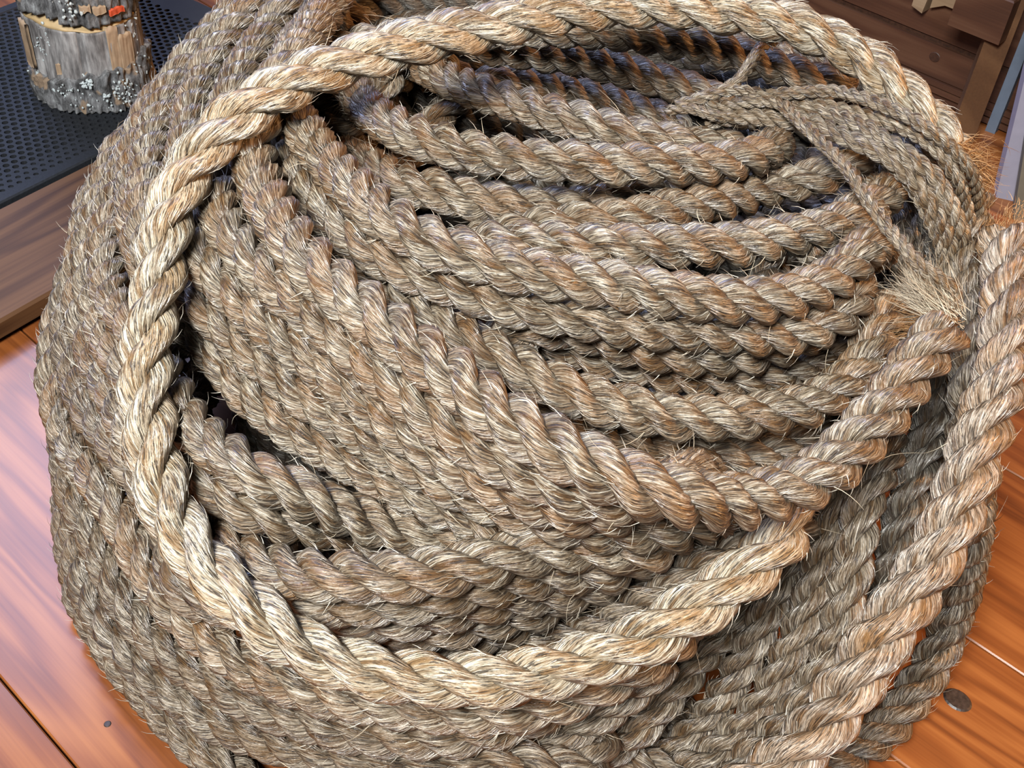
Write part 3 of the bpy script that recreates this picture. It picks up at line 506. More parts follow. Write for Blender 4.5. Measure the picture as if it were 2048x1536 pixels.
('R9',0.017,2.15,'-16 1285 123 -38 1280 125 -59 1275 128 -81 1269 132 -102 1262 135 -122 1254 139 -142 1244 144 -162 1234 149 -180 1223 154 -198 1210 160 -215 1197 166 -231 1183 173 -246 1167 180 -260 1151 187 -273 1135 194 -286 1117 201 -297 1099 208 -308 1081 215 -317 1062 222 -326 1042 228 -334 1022 235 -342 1002 240 -349 981 246 -355 960 250 -362 938 253 -368 917 255 -372 895 255 -372 873 253 -370 850 250 -368 828 247 -365 806 245 -361 784 243 -356 762 240 -350 741 236 -342 721 232 -331 701 229 -320 681 230 -309 662 234 -297 644 239 -284 626 243 -271 608 246 -257 590 249 -243 573 250 -230 555 251 -215 537 252 -201 521 254 -184 506 258 -166 494 260 -145 493 252 -128 499 240 -109 505 229 -89 508 219 -67 510 214 -45 512 211 -23 514 210 -2 520 203 16 528 192 31 537 178 43 545 161 51 552 141 57 562 122 62 577 107 69 595 95 76 614 85 83 631 72 96 644 59 113 655 51 131 669 51 147 684 56 167 694 59 188 701 56 208 710 53 226 723 54 242 737 62'),
('R10',0.017,2.4,'-18 1306 100 -39 1300 101 -61 1294 103 -82 1287 106 -104 1279 109 -124 1271 112 -144 1261 116 -164 1251 120 -183 1239 125 -201 1227 130 -218 1213 135 -234 1199 141 -250 1184 148 -264 1168 154 -278 1151 161 -291 1134 168 -303 1116 174 -314 1097 181 -324 1078 188 -333 1058 195 -341 1038 201 -349 1018 207 -356 997 212 -362 976 217 -368 955 222 -374 933 224 -379 911 226 -385 889 226 -388 867 225 -387 844 224 -383 822 221 -379 800 218 -374 778 215 -368 757 211 -361 736 207 -352 715 204 -341 696 202 -330 676 202 -318 657 205 -306 638 210 -294 620 214 -282 601 218 -269 583 221 -256 565 223 -242 546 224 -229 529 226 -214 512 228 -199 495 231 -182 481 236 -164 468 241 -146 457 249 -127 447 257 -108 439 265 -87 435 272 -65 434 277 -42 437 280 -21 443 282 0 452 280 19 463 277 40 471 274 62 477 271 84 481 268 104 490 265 117 507 258 126 522 245 134 534 227 139 546 209 147 559 192 156 572 176 166 584 159 178 595 143 193 603 128 206 613 113 215 628 99 221 646 87 223 667 78 222 689 75 220 712 78 219 734 79 224 756 80 233 777 80 243 797 80'),
('R11',0.017,2.4,'-19 1302 68 -41 1297 70 -63 1291 72 -84 1285 75 -106 1278 78 -126 1270 81 -147 1261 85 -167 1251 89 -186 1240 93 -204 1227 98 -222 1214 104 -238 1200 110 -254 1186 116 -269 1170 122 -283 1154 129 -297 1137 136 -309 1119 142 -320 1101 149 -330 1082 156 -340 1062 163 -348 1042 169 -356 1022 175 -362 1001 180 -368 980 185 -373 958 190 -377 936 193 -381 914 194 -383 892 195 -386 869 194 -388 847 193 -391 825 191 -391 802 191 -389 780 188 -385 758 185 -378 737 181 -370 716 178 -360 696 176 -350 676 175 -338 657 177 -325 638 180 -311 621 183 -296 604 187 -281 587 190 -266 571 192 -252 554 193 -236 537 194 -221 521 196 -205 505 198 -189 490 203 -171 477 209 -153 465 215 -134 455 222 -114 447 230 -94 442 237 -72 440 244 -50 441 248 -28 446 251 -7 454 252 13 463 250 34 472 248 55 478 245 76 485 241 93 499 237 106 512 226 120 515 208 135 521 192 148 531 177 160 544 162 168 556 145 172 569 128 175 585 112 180 604 100 186 624 92 191 645 85 193 666 79 193 689 76 192 711 73 192 733 69 196 755 65 206 774 61 220 791 55 235 807 51'),
('R12',0.017,2.4,'-301 857 122 -302 835 123 -304 812 124 -305 790 126 -305 768 129 -305 746 132 -303 724 136 -301 702 141 -298 680 146 -293 659 151 -287 638 156 -280 617 160 -270 597 162 -259 578 163 -247 559 164 -237 539 165 -229 518 168 -221 498 172 -206 482 175 -185 475 177 -163 473 182 -143 467 188 -123 460 195 -102 454 203 -81 450 210 -60 449 216 -38 452 221 -17 458 223 4 466 223 25 474 222 46 481 219 66 491 215 79 509 211 91 525 202 105 539 193 117 554 180 127 565 164 138 575 147 147 589 132 152 606 119 157 624 107 161 640 92 164 655 74 169 667 57 175 684 44 181 705 40 191 725 41 206 741 42 223 756 45 240 768 53'),
('R13',0.017,2.4,'-282 860 97 -280 838 102 -278 816 107 -276 795 113 -275 773 120 -274 752 127 -272 731 135 -270 710 143 -268 688 150 -263 667 155 -257 645 159 -249 625 163 -239 605 167 -228 585 171 -217 566 173 -207 546 174 -198 525 172 -188 506 165 -172 493 157 -153 481 155 -132 474 161 -112 468 169 -91 463 177 -70 460 184 -48 459 189 -26 463 193 -5 470 195 17 477 195 37 486 193 53 501 190 71 511 182 91 515 173 110 525 165 127 536 154 139 545 138 145 558 120 146 575 106 148 594 93 156 611 81 169 625 69 182 640 59 195 657 51 209 674 45 224 690 38 238 707 34 247 727 32 250 749 28 249 771 25 247 794 25'),
('R14',0.017,2.4,'-283 852 67 -283 830 72 -283 808 77 -283 786 84 -282 764 91 -280 743 98 -278 722 106 -276 701 114 -274 679 121 -272 657 127 -268 635 131 -262 614 134 -253 593 135 -242 573 135 -228 555 137 -213 538 140 -194 525 140 -174 517 138 -152 509 137 -133 497 136 -115 484 138 -94 477 145 -73 472 152 -52 471 159 -30 472 164 -8 477 166 13 485 168 27 503 169 46 512 161 65 518 150 79 530 137 85 547 123 90 565 110 98 582 98 111 598 89 124 615 81 135 631 70 147 641 53 162 646 38 179 656 26 193 672 19 195 694 17 194 717 17 195 739 17 205 759 17 220 777 17'),
('X1',0.017,2.4,'-20 1311 38 -42 1306 40 -64 1300 42 -85 1294 44 -106 1287 47 -127 1279 50 -148 1270 54 -168 1260 57 -187 1250 62 -206 1238 66 -223 1225 72 -241 1211 77 -257 1197 83 -272 1181 89 -287 1165 96 -300 1149 102 -313 1131 109 -325 1113 116 -335 1095 123 -345 1075 129 -354 1056 136 -363 1036 142 -370 1015 148 -376 994 153 -382 973 158 -386 951 162 -390 929 164 -393 907 165 -396 884 165 -398 862 164 -399 839 162 -400 817 161 -401 794 161 -400 772 159 -397 750 155 -392 728 150 -386 708 144 -378 688 137 -367 668 132 -355 650 131 -342 632 137 -328 616 144 -315 599 152 -301 582 156 -287 564 156 -273 546 153 -260 529 149 -245 512 145 -229 497 142 -211 483 140 -193 470 139 -173 458 139 -153 448 140 -133 440 143 -112 433 147 -90 427 152 -69 423 157 -47 419 162 -25 416 167 -3 414 172 19 415 176 41 419 180 62 426 185 82 435 190 101 446 195 118 460 197 130 478 193 132 492 177 127 502 157 121 513 139 116 532 127 116 553 122 117 576 118 114 597 114 106 617 105 106 635 92 110 654 81 116 675 77 128 694 76 143 711 73 161 724 67'),
('U1',0.017,2.15,'-311 735 100 -306 713 97 -297 692 95 -287 673 94 -274 654 97 -260 637 102 -245 621 109 -231 606 117 -218 590 126 -205 575 136 -191 560 146 -176 546 155 -159 532 162 -141 518 165 -121 508 166 -99 503 165 -77 502 160 -57 499 151 -37 493 142 -17 484 136 4 479 136 26 481 142 45 483 154 62 482 169 79 482 184 94 482 201 110 485 216 127 491 230 145 500 240 164 510 246 184 521 244 200 534 236 209 553 227 211 574 219 209 593 208 213 609 192 221 622 176 224 641 163 225 662 159 229 685 160 231 707 159 233 729 153 235 749 144 237 767 130 243 785 117 251 805 113'),
('V3',0.0152,2.4,'285 969 307 299 951 306 310 932 303 320 912 297 326 891 292 332 870 286 336 849 281 339 827 275 340 806 269 341 784 263 340 763 255 335 743 247 327 723 242 318 702 240 308 682 239 297 663 239 287 642 240 280 621 243 273 600 246 263 580 246 254 561 239 250 543 226 249 527 210 247 514 192 245 501 174 240 489 156 232 477 138 222 466 121 211 457 104 198 450 87 189 444 68 185 446 46 179 459 29 168 475 20 151 490 19 133 499 28 115 507 39 96 518 41 78 528 33 59 533 22 38 533 16 15 532 15 -7 533 15 -30 535 15 -52 537 15'),
('V2',0.0152,2.4,'283 934 291 291 913 292 297 891 292 303 869 291 308 847 289 312 825 286 315 803 284 316 780 281 315 758 276 311 736 270 304 716 264 295 695 262 284 675 261 272 656 260 260 637 255 251 618 246 246 599 235 243 580 223 238 562 210 233 545 195 229 530 179 225 517 161 220 505 142 213 494 123 206 485 103 196 478 84 184 470 66 168 460 54 148 451 49 127 456 50 110 471 46 93 485 45 75 500 46 59 516 47 45 533 44 30 548 37 11 556 27 -11 560 22 -34 562 22 -56 564 23'),
('V1',0.0148,2.4,'255 937 287 263 917 281 273 897 276 283 878 271 291 857 267 299 836 263 306 815 259 312 793 256 314 771 252 309 750 245 301 730 239 292 710 234 284 690 229 275 669 224 266 649 220 257 628 216 247 610 209 236 592 199 225 575 189 216 558 177 208 542 163 201 527 148 194 515 130 188 507 110 182 501 89 175 496 68 164 488 50 150 477 37 132 465 27 113 457 20 91 459 18 72 471 22 56 486 27 40 502 32 25 517 39 10 533 45 -4 551 47 -17 569 46 -31 586 45 -48 602 42 -67 613 38'),
('V0',0.0148,2.4,'254 914 222 263 893 220 273 873 217 282 853 214 287 831 210 289 809 206 290 787 203 292 764 204 293 742 205 293 719 204 291 697 202 287 675 199 282 653 196 274 632 192 265 613 187 254 595 179 240 581 167 225 570 155 209 559 143 194 547 131 180 534 120 165 520 111 151 503 105 137 487 97 123 473 86 108 462 73 92 455 60 74 449 48 54 446 37 34 452 32 19 469 35 8 487 41 -4 505 46 -17 524 47 -31 542 48 -44 560 49 -58 577 51 -71 595 57 -85 611 65'),
('VA',0.0152,2.4,'122 468 170 109 460 154 95 453 138 80 447 124 63 442 109 46 439 96 28 437 82 11 435 68 -7 435 54 -24 436 40 -41 441 27 -54 458 21 -61 479 22 -66 500 25 -71 521 29 -76 543 33 -83 564 37 -92 584 41 -101 604 44 -112 623 44'),
('LR',0.0178,2.15,'187 1143 300 205 1130 301 223 1117 302 240 1103 303 257 1087 304 273 1072 306 287 1055 308 301 1037 311 313 1019 314 324 999 317 332 978 319 339 957 320 344 935 321 349 913 322 353 891 324 357 869 328 360 847 332 359 825 334 354 804 332 347 783 327 342 762 321 340 740 315 339 718 311 337 696 306 335 675 299 334 655 289 335 636 276 337 622 260 342 612 240 348 605 219 353 598 199 358 595 177 363 596 155 368 598 133 372 598 111 374 596 89 373 588 68 367 576 50 358 561 37 345 544 29 331 528 25 314 513 23 296 499 23 278 486 26 258 475 28 237 472 30 216 480 31 197 493 30 179 506 27 161 519 24 140 526 20 118 523 18 98 513 17 78 505 17'),
('VB',0.017,2.15,'325 703 278 326 682 269 322 663 259 317 644 249 310 625 239 303 606 230 297 588 219 292 571 205 289 556 189 286 542 172 283 531 153 280 520 134 273 515 114 260 520 97 247 533 85 232 546 73 218 558 63 201 569 53 181 576 45 161 584 40'),
('VC',0.017,2.15,'319 865 330 329 847 322 337 829 314 342 809 305 344 789 296 344 769 289 345 748 281 346 729 270 346 710 258 345 691 247 343 672 237 339 654 225 336 638 211 333 624 194 331 611 176 327 596 161 322 580 146 316 573 127 311 577 106 308 586 86 309 598 67 311 611 50'),
('X2',0.017,2.45,'-251 1179 36 -266 1163 38 -282 1147 39 -297 1130 40 -311 1112 42 -324 1094 44 -337 1076 47 -348 1057 50 -359 1037 53 -369 1017 56 -377 996 60 -385 975 64 -391 954 67 -397 933 71 -402 911 74 -405 889 77 -408 867 79 -409 844 81 -409 822 83 -408 799 85 -405 777 86 -401 755 88 -396 733 90 -390 711 91 -382 690 91 -374 669 91 -364 649 89 -353 630 86 -339 612 85 -326 594 86 -313 575 85 -300 557 82 -286 539 79 -271 523 79 -255 507 80 -237 494 84 -219 481 88 -200 469 93 -181 458 97 -162 448 102 -142 439 107 -121 432 112 -100 425 117 -79 420 122 -57 417 127 -35 416 133 -13 417 138 9 421 143 30 427 147 49 439 150 62 456 146 75 473 137 89 486 126 102 498 113 114 511 99 123 523 82 128 537 65 131 555 52 131 576 43 131 597 36 133 618 28 138 639 21 147 659 17 162 676 17 179 690 17 198 702 17 216 715 17 224 736 17'),
('X3',0.017,2.45,'-267 1198 17 -282 1181 17 -297 1164 17 -311 1147 18 -325 1129 19 -338 1111 20 -350 1092 22 -362 1072 25 -372 1052 27 -381 1032 29 -389 1011 32 -396 990 35 -402 968 38 -406 946 40 -409 924 43 -410 901 45 -410 879 47 -409 857 49 -407 834 51 -404 812 53 -401 790 55 -396 768 57 -391 746 59 -384 724 60 -378 703 61 -371 681 61 -365 659 59 -360 638 55 -353 617 52 -344 596 49 -334 576 48 -321 557 48 -307 540 48 -291 524 48 -274 508 48 -257 495 48 -238 482 47 -218 471 49 -199 460 52 -179 451 58 -159 442 64 -139 434 70 -119 427 77 -98 421 83 -77 416 90 -55 413 95 -33 412 101 -11 412 106 11 414 111 33 414 112 55 413 107 74 420 98 84 439 91 86 461 90 88 483 86 92 504 79 95 524 69 98 543 58 100 563 47 101 584 40 101 606 33 103 627 26 109 649 21 118 669 21 131 687 22 147 703 22 163 718 17'),
('X4',0.017,2.5,'-334 1059 17 -345 1040 17 -355 1020 17 -364 1000 17 -373 979 17 -381 958 17 -388 937 17 -394 916 17 -399 894 17 -404 873 17 -407 851 17 -409 828 17 -410 806 17 -409 784 17 -407 762 17 -404 740 17 -400 718 17 -394 696 17 -388 675 17 -380 654 17 -371 634 17 -361 614 17 -351 594 17 -339 575 17 -325 558 17 -310 541 17 -295 525 17 -278 510 17 -261 496 17 -245 481 17 -228 467 17 -210 453 17 -192 441 17 -172 430 17 -151 423 19 -130 417 22 -108 412 25 -87 409 29 -69 416 37 -60 434 47 -50 454 50 -38 470 42 -25 484 30 -10 497 20 11 503 17'),
('B0',0.017,2.15,'-199 935 334 -183 947 345 -163 955 352 -141 959 356 -119 964 359 -97 970 360 -74 974 362 -52 975 365 -29 975 368 -7 973 372 16 970 376 38 969 378 61 968 379 84 968 378 106 969 377 129 970 375 152 970 372 174 970 367 196 969 362 219 968 357 241 968 352 263 972 347 274 989 341 272 1011 337 266 1033 334 258 1054 332'),
('B1',0.017,2.15,'-188 931 282 -167 938 287 -149 948 297 -140 961 313 -135 976 329 -123 989 343 -103 998 345 -81 1002 340 -59 1004 335 -37 1007 333 -14 1008 332 9 1009 331 31 1009 330 54 1007 328 76 1005 325 98 1003 321 121 1001 317 143 1000 313 165 999 307 186 999 299 206 999 289'),
('B2',0.017,2.15,'-149 917 200 -141 935 209 -132 953 219 -122 970 230 -110 986 241 -99 1001 252 -86 1016 264 -71 1029 272 -54 1043 277 -34 1053 278 -12 1056 276 10 1056 273 33 1055 270 55 1052 268 77 1049 265 99 1045 262 120 1041 259 140 1032 254 143 1016 240 140 997 229 138 978 217 141 962 202'),
('B4',0.017,2.15,'-77 1022 203 -95 1033 195 -112 1046 194 -128 1060 202 -141 1069 217 -147 1066 238 -132 1054 245 -111 1045 244 -90 1039 243 -68 1035 240 -46 1033 238 -24 1030 234 -5 1022 226 8 1011 212 19 998 197 30 984 183 42 969 171 55 955 160 70 942 150'),
('F',0.017,2.15,'305 872 17 291 920 17 271 966 17 246 1010 17 214 1049 17 176 1081 17 132 1106 17 85 1122 17 35 1129 17 -15 1128 17 -64 1117 17 -110 1097 17 -152 1070 17 -188 1035 17 -217 994 17 -239 949 17 -251 900 17 -255 850 17 -250 800 17 -235 752 17 -213 707 17 -183 667 17 -146 633 17 -102 607 17 -55 593 17 -5 587 17 44 574 17 92 560 17 142 563 17 185 588 17 225 618 17 262 653 18 292 693 18 307 740 18 309 790 18 306 841 17'),
('F',0.017,2.15,'307 870 50 297 920 48 283 968 46 256 1011 47 222 1048 48 183 1080 48 140 1106 49 92 1123 48 42 1130 48 -8 1129 49 -58 1119 49 -105 1101 49 -147 1074 49 -184 1040 50 -215 999 50 -237 954 51 -250 905 51 -255 855 51 -251 805 52 -237 756 52 -215 711 53 -186 670 54 -153 632 59 -116 599 69 -72 576 78 -23 572 74 26 578 62 76 582 64 127 584 67 176 595 67 221 616 65 260 647 57 285 690 51 300 738 49 303 789 51 305 839 52'),
('F',0.017,2.15,'311 870 83 316 919 77 301 966 77 274 1008 76 243 1047 76 207 1081 76 166 1109 76 121 1130 76 72 1139 77 23 1135 79 -26 1126 80 -74 1112 81 -119 1090 81 -159 1060 81 -193 1024 81 -220 983 82 -240 937 82 -251 889 84 -253 839 85 -246 790 86 -230 743 86 -206 699 87 -174 661 88 -135 631 91 -90 609 94 -43 594 98 4 579 98 49 562 85 98 557 82 147 561 83 194 577 87 233 607 91 256 651 89 279 694 84 297 740 81 304 790 83 307 839 85'),
('F',0.017,2.15,'329 880 135 309 922 120 295 968 109 272 1012 107 241 1051 107 205 1085 107 164 1112 107 119 1132 107 71 1145 107 22 1149 107 -27 1142 107 -75 1129 107 -120 1109 107 -161 1081 107 -197 1047 107 -227 1008 107 -249 964 108 -262 916 110 -258 867 117 -250 819 121 -238 771 122 -218 725 122 -190 684 122 -156 649 123 -116 620 124 -71 600 127 -23 588 131 27 587 131 76 587 133 122 599 143 163 624 138 204 643 121 244 671 124 276 709 118 306 747 111 320 794 111 326 843 109'),
('F',0.017,2.15,'302 874 156 292 923 150 277 971 149 249 1013 149 214 1049 151 175 1080 151 131 1104 151 83 1119 151 33 1126 150 -17 1125 147 -66 1115 143 -111 1094 141 -152 1065 142 -188 1030 144 -217 989 146 -237 943 148 -249 895 150 -248 845 154 -239 795 156 -223 748 157 -199 704 157 -167 665 157 -127 634 158 -83 611 159 -35 597 162 14 594 171 62 602 186 111 607 185 159 610 174 199 638 186 238 668 186 274 701 176 292 747 175 294 797 167 291 847 166'),
('F',0.017,2.15,'261 867 17 246 914 17 230 961 17 204 1003 17 169 1038 17 127 1064 17 81 1080 17 32 1088 17 -18 1089 17 -66 1078 17 -110 1056 17 -148 1025 17 -180 986 17 -202 942 17 -216 895 17 -219 846 17 -212 797 17 -195 750 17 -169 708 17 -134 673 17 -93 646 17 -47 628 17 2 618 17 49 605 17 97 591 17 145 599 17 185 627 17 224 658 17 257 695 17 276 740 17 278 789 17 275 839 17'),
('F',0.017,2.15,'276 867 44 267 916 41 247 961 44 219 1002 46 184 1039 47 144 1068 46 98 1088 45 49 1098 45 -1 1096 48 -49 1084 50 -95 1065 50 -136 1036 50 -170 1000 50 -196 957 51 -213 910 52 -219 860 52 -215 810 52 -200 763 52 -176 719 52 -143 682 52 -102 653 53 -56 634 55 -8 620 53 41 613 51 91 611 55 141 612 51 189 620 43 227 651 48 253 693 57 269 740 54 269 790 48 261 839 47'),
('F',0.017,2.15,'280 872 75 257 916 70 230 958 71 201 1000 74 166 1036 74 124 1064 74 78 1085 75 30 1098 77 -20 1095 81 -68 1080 83 -113 1056 82 -151 1024 81 -183 984 82 -205 939 83 -219 891 84 -219 840 86 -210 791 87 -192 744 87 -164 702 87 -128 667 87 -85 641 87 -37 624 88 13 622 91 60 639 98 105 657 108 154 662 115 202 671 106 243 698 97 266 741 85 273 791 79 277 841 74'),
('F',0.017,2.15,'278 876 135 256 920 142 219 955 141 187 992 131 150 1027 129 107 1052 126 59 1067 125 9 1072 121 -41 1070 115 -89 1054 111 -131 1027 110 -165 990 111 -191 947 113 -207 899 114 -214 849 118 -209 799 120 -192 752 121 -166 709 122 -130 673 122 -88 646 122 -41 629 124 9 627 130 55 640 145 103 649 154 152 654 147 194 680 148 233 705 130 259 748 128 273 796 136 278 844 136'),
('F',0.017,2.15,'272 878 168 242 918 171 214 959 170 185 998 162 149 1032 160 106 1056 160 58 1069 159 8 1070 156 -40 1059 150 -86 1040 149 -126 1011 152 -159 974 157 -183 931 161 -199 883 161 -205 834 159 -199 785 158 -181 739 157 -154 697 157 -116 666 156 -71 643 157 -24 629 159 25 626 166 71 637 181 108 668 191 142 702 204 184 727 196 223 752 180 236 796 170 228 844 163'),
('F',0.017,2.15,'218 859 197 230 907 202 224 955 202 198 996 196 162 1030 194 120 1056 193 74 1071 193 24 1074 193 -21 1057 191 -62 1032 178 -103 1008 176 -145 984 186 -179 949 191 -198 904 193 -205 855 192 -202 806 191 -188 758 191 -164 715 190 -135 676 188 -94 649 188 -46 636 191 2 629 196 50 632 207 96 646 216 138 670 223 176 701 225 199 744 224 215 791 221 232 831 199'),
('F',0.017,2.15,'226 869 17 209 917 17 185 962 17 151 1000 17 109 1029 17 60 1044 17 9 1047 17 -41 1037 17 -86 1015 17 -125 981 17 -153 939 17 -169 891 17 -171 840 17 -161 790 17 -137 745 17 -103 707 17 -60 681 17 -11 667 17 40 669 17 86 689 17 124 723 17 162 757 17 195 796 17 224 838 17'),
('F',0.017,2.15,'219 869 48 195 913 45 169 957 44 136 995 45 97 1027 47 51 1047 48 1 1050 48 -48 1036 50 -92 1012 51 -129 977 51 -155 934 51 -170 885 51 -171 835 50 -159 786 48 -134 741 50 -99 705 51 -56 679 52 -7 666 51 43 667 51 91 684 49 128 718 47 161 756 48 188 799 50 221 838 52'),
('F',0.017,2.15,'190 868 102 182 916 88 158 960 83 121 993 76 77 1019 73 28 1031 72 -22 1028 76 -68 1008 78 -107 977 78 -138 937 79 -158 890 80 -168 841 82 -163 791 80 -140 746 82 -106 709 85 -63 682 87 -15 667 88 35 668 89 82 686 92 120 719 95 158 752 91 187 793 88 195 842 83'),
('F',0.017,2.15,'215 874 124 181 909 133 159 953 141 134 995 137 94 1025 134 47 1038 133 -3 1041 131 -51 1030 126 -95 1007 123 -131 973 123 -156 930 123 -169 882 125 -167 833 130 -148 788 138 -120 747 132 -92 707 126 -51 679 123 -3 668 124 46 675 127 88 701 131 133 721 128 162 758 135 181 804 130 195 851 131'),
('F',0.017,2.15,'180 871 17 158 914 17 128 953 17 89 982 17 42 997 17 -7 996 17 -52 979 17 -90 948 17 -114 906 17 -124 858 17 -117 810 17 -94 767 17 -57 734 17 -12 716 17 36 715 17 82 732 17 121 762 17 154 798 17 180 839 17'),
('F',0.017,2.15,'182 870 51 159 913 52 129 952 52 90 981 52 43 997 52 -6 997 52 -51 980 52 -89 949 52 -114 907 52 -124 859 52 -117 810 52 -94 767 52 -58 734 52 -13 715 52 36 713 52 83 728 52 121 758 52 150 798 52 177 839 52'),
('F',0.017,2.15,'168 866 79 149 914 84 120 955 87 79 985 87 29 998 87 -21 993 87 -67 970 87 -101 932 87 -121 885 87 -122 835 87 -106 786 87 -74 747 87 -31 721 87 19 712 86 69 722 85 111 751 83 145 789 84 164 836 85'),
('F',0.017,2.15,'135 871 17 106 910 17 67 939 17 19 950 17 -28 937 17 -62 902 17 -74 855 17 -62 808 17 -28 774 17 19 760 17 67 771 17 105 800 17 135 839 17'),
('F',0.017,2.15,'135 871 52 106 910 52 67 939 52 19 950 52 -28 936 52 -62 902 52 -74 855 52 -62 808 52 -28 774 52 19 760 52 67 771 52 106 800 52 135 839 52'),
('F',0.017,2.15,'90 871 17 51 900 17 3 895 17 -22 855 17 3 815 17 51 810 17 90 839 17'),
('F',0.017,2.15,'43 870 17 20 866 17 20 844 17 43 840 17'),
('F',0.017,2.15,'332 940 132 310 985 133 283 1027 133 251 1066 133 215 1100 133 173 1127 133 127 1148 133 79 1161 133 30 1167 132 -20 1164 131 -69 1154 130 -115 1135 130 -158 1109 130 -197 1078 130 -230 1040 130 -256 998 131 -276 952 130 -289 904 128'),
('F',0.017,2.15,'274 936 122 257 982 117 230 1022 120 195 1058 121 155 1086 121 110 1106 120 62 1118 120 13 1120 119 -35 1110 116 -82 1094 113 -125 1070 112 -163 1039 114 -195 1002 116 -220 959 118 -235 912 119'),
('F',0.017,2.15,'322 936 162 303 982 163 276 1024 163 244 1061 163 207 1094 163 165 1121 163 120 1141 163 72 1154 163 23 1160 163 -27 1161 162 -76 1154 161 -123 1139 161 -168 1117 160 -202 1081 160 -229 1039 162 -253 996 162 -273 951 161 -289 904 160'),
('F',0.017,2.15,'296 932 179 274 978 179 245 1020 180 211 1058 181 170 1088 181 124 1111 181 76 1126 181 25 1133 179 -26 1133 176 -76 1124 171 -123 1106 166 -166 1079 166 -196 1038 173 -222 994 176 -245 949 177 -263 901 177'),
('F',0.017,2.15,'332 938 192 310 985 193 284 1028 194 251 1067 193 214 1102 193 171 1130 193 125 1151 193 75 1164 193 25 1170 193 -26 1169 193 -77 1161 192 -125 1146 191 -168 1119 191 -205 1084 192 -236 1044 192 -262 1000 192 -282 953 191 -298 905 191'),
('F',0.017,2.15,'277 921 202 255 967 202 227 1009 203 191 1046 203 149 1075 203 102 1096 203 52 1108 203 1 1112 201 -49 1106 199 -98 1092 193 -143 1070 184 -174 1031 195 -202 988 200 -225 943 201 -243 895 201'),
('F',0.017,2.15,'336 939 224 312 984 225 285 1028 226 253 1067 226 215 1102 227 173 1131 227 126 1152 226 77 1165 226 26 1170 227 -25 1168 227 -75 1159 227 -124 1144 225 -170 1121 223 -206 1085 223 -236 1043 225 -262 999 226 -283 953 225 -300 904 226'),
('F',0.017,2.15,'280 922 233 256 967 233 228 1009 234 193 1046 235 153 1076 234 107 1098 234 58 1110 234 8 1111 233 -42 1104 231 -89 1086 228 -126 1052 220 -168 1025 227 -201 988 231 -225 943 232 -243 896 232'),
('F',0.017,2.15,'336 938 262 315 981 260 289 1023 261 260 1061 261 225 1095 261 186 1124 261 143 1146 261 97 1161 261 49 1169 262 0 1169 263 -48 1161 265 -95 1148 265 -139 1129 260 -184 1111 254 -221 1080 254 -250 1041 257 -270 997 259 -287 951 261 -302 905 262'),
('F',0.017,2.15,'275 934 262 249 977 265 220 1017 266 185 1052 266 145 1080 266 99 1100 266 51 1110 266 1 1112 266 -47 1104 268 -93 1086 272 -130 1053 275 -164 1019 266 -200 984 264 -226 943 263 -243 896 264'),
('F',0.017,2.15,'329 952 291 300 992 296 269 1029 301 235 1065 302 197 1097 303 156 1123 303 111 1143 302 63 1154 302 14 1158 303 -35 1156 305 -83 1147 311 -129 1131 315 -174 1110 318 -214 1082 319 -239 1042 307 -258 997 299 -275 951 298 -287 904 300'),
('F',0.017,2.15,'272 926 318 252 973 308 227 1017 303 193 1055 301 152 1085 300 105 1106 300 55 1118 301 4 1120 302 -47 1112 304 -95 1096 308 -140 1072 311 -170 1031 307 -192 985 299 -217 941 293 -247 900 295'),
('F',0.017,2.15,'307 927 208 286 972 210 260 1015 210 229 1054 211 191 1087 211 149 1113 211 102 1131 210 53 1141 210 3 1143 208 -46 1138 205 -94 1126 200 -139 1104 201 -177 1072 204 -209 1034 205 -235 991 207 -256 946 208 -273 899 208'),
('F',0.017,2.15,'309 930 239 287 975 241 260 1017 242 228 1055 242 190 1087 242 148 1114 242 102 1132 242 53 1141 241 3 1142 240 -46 1135 236 -94 1122 231 -140 1104 234 -179 1075 237 -208 1034 236 -234 992 238 -256 947 240 -273 900 241'),
('F',0.017,2.15,'307 931 271 285 976 273 258 1018 273 225 1056 274 187 1089 274 144 1115 274 97 1132 274 47 1141 275 -3 1141 277 -52 1133 282 -101 1123 288 -149 1108 284 -186 1078 269 -217 1039 266 -240 994 269 -257 947 272 -273 899 273'),
('F',0.017,2.15,'247 966 142 215 1005 141 178 1041 141 136 1069 141 89 1088 140 38 1096 139 -12 1095 140 -62 1083 139 -107 1060 137 -147 1029 138 -180 990 140 -204 945 142 -220 897 142'),
('F',0.017,2.15,'264 937 168 237 980 173 206 1020 172 168 1054 172 124 1079 172 76 1096 171 26 1103 170 -25 1103 169 -74 1090 167 -115 1060 167 -153 1027 169 -186 988 171 -212 944 172 -228 896 173'),
('F',0.017,2.15,'210 911 106 199 960 97 171 1003 98 131 1035 98 85 1056 93 35 1068 89 -16 1065 86 -63 1045 87 -106 1017 89 -142 981 92 -170 938 92 -188 890 91')
]
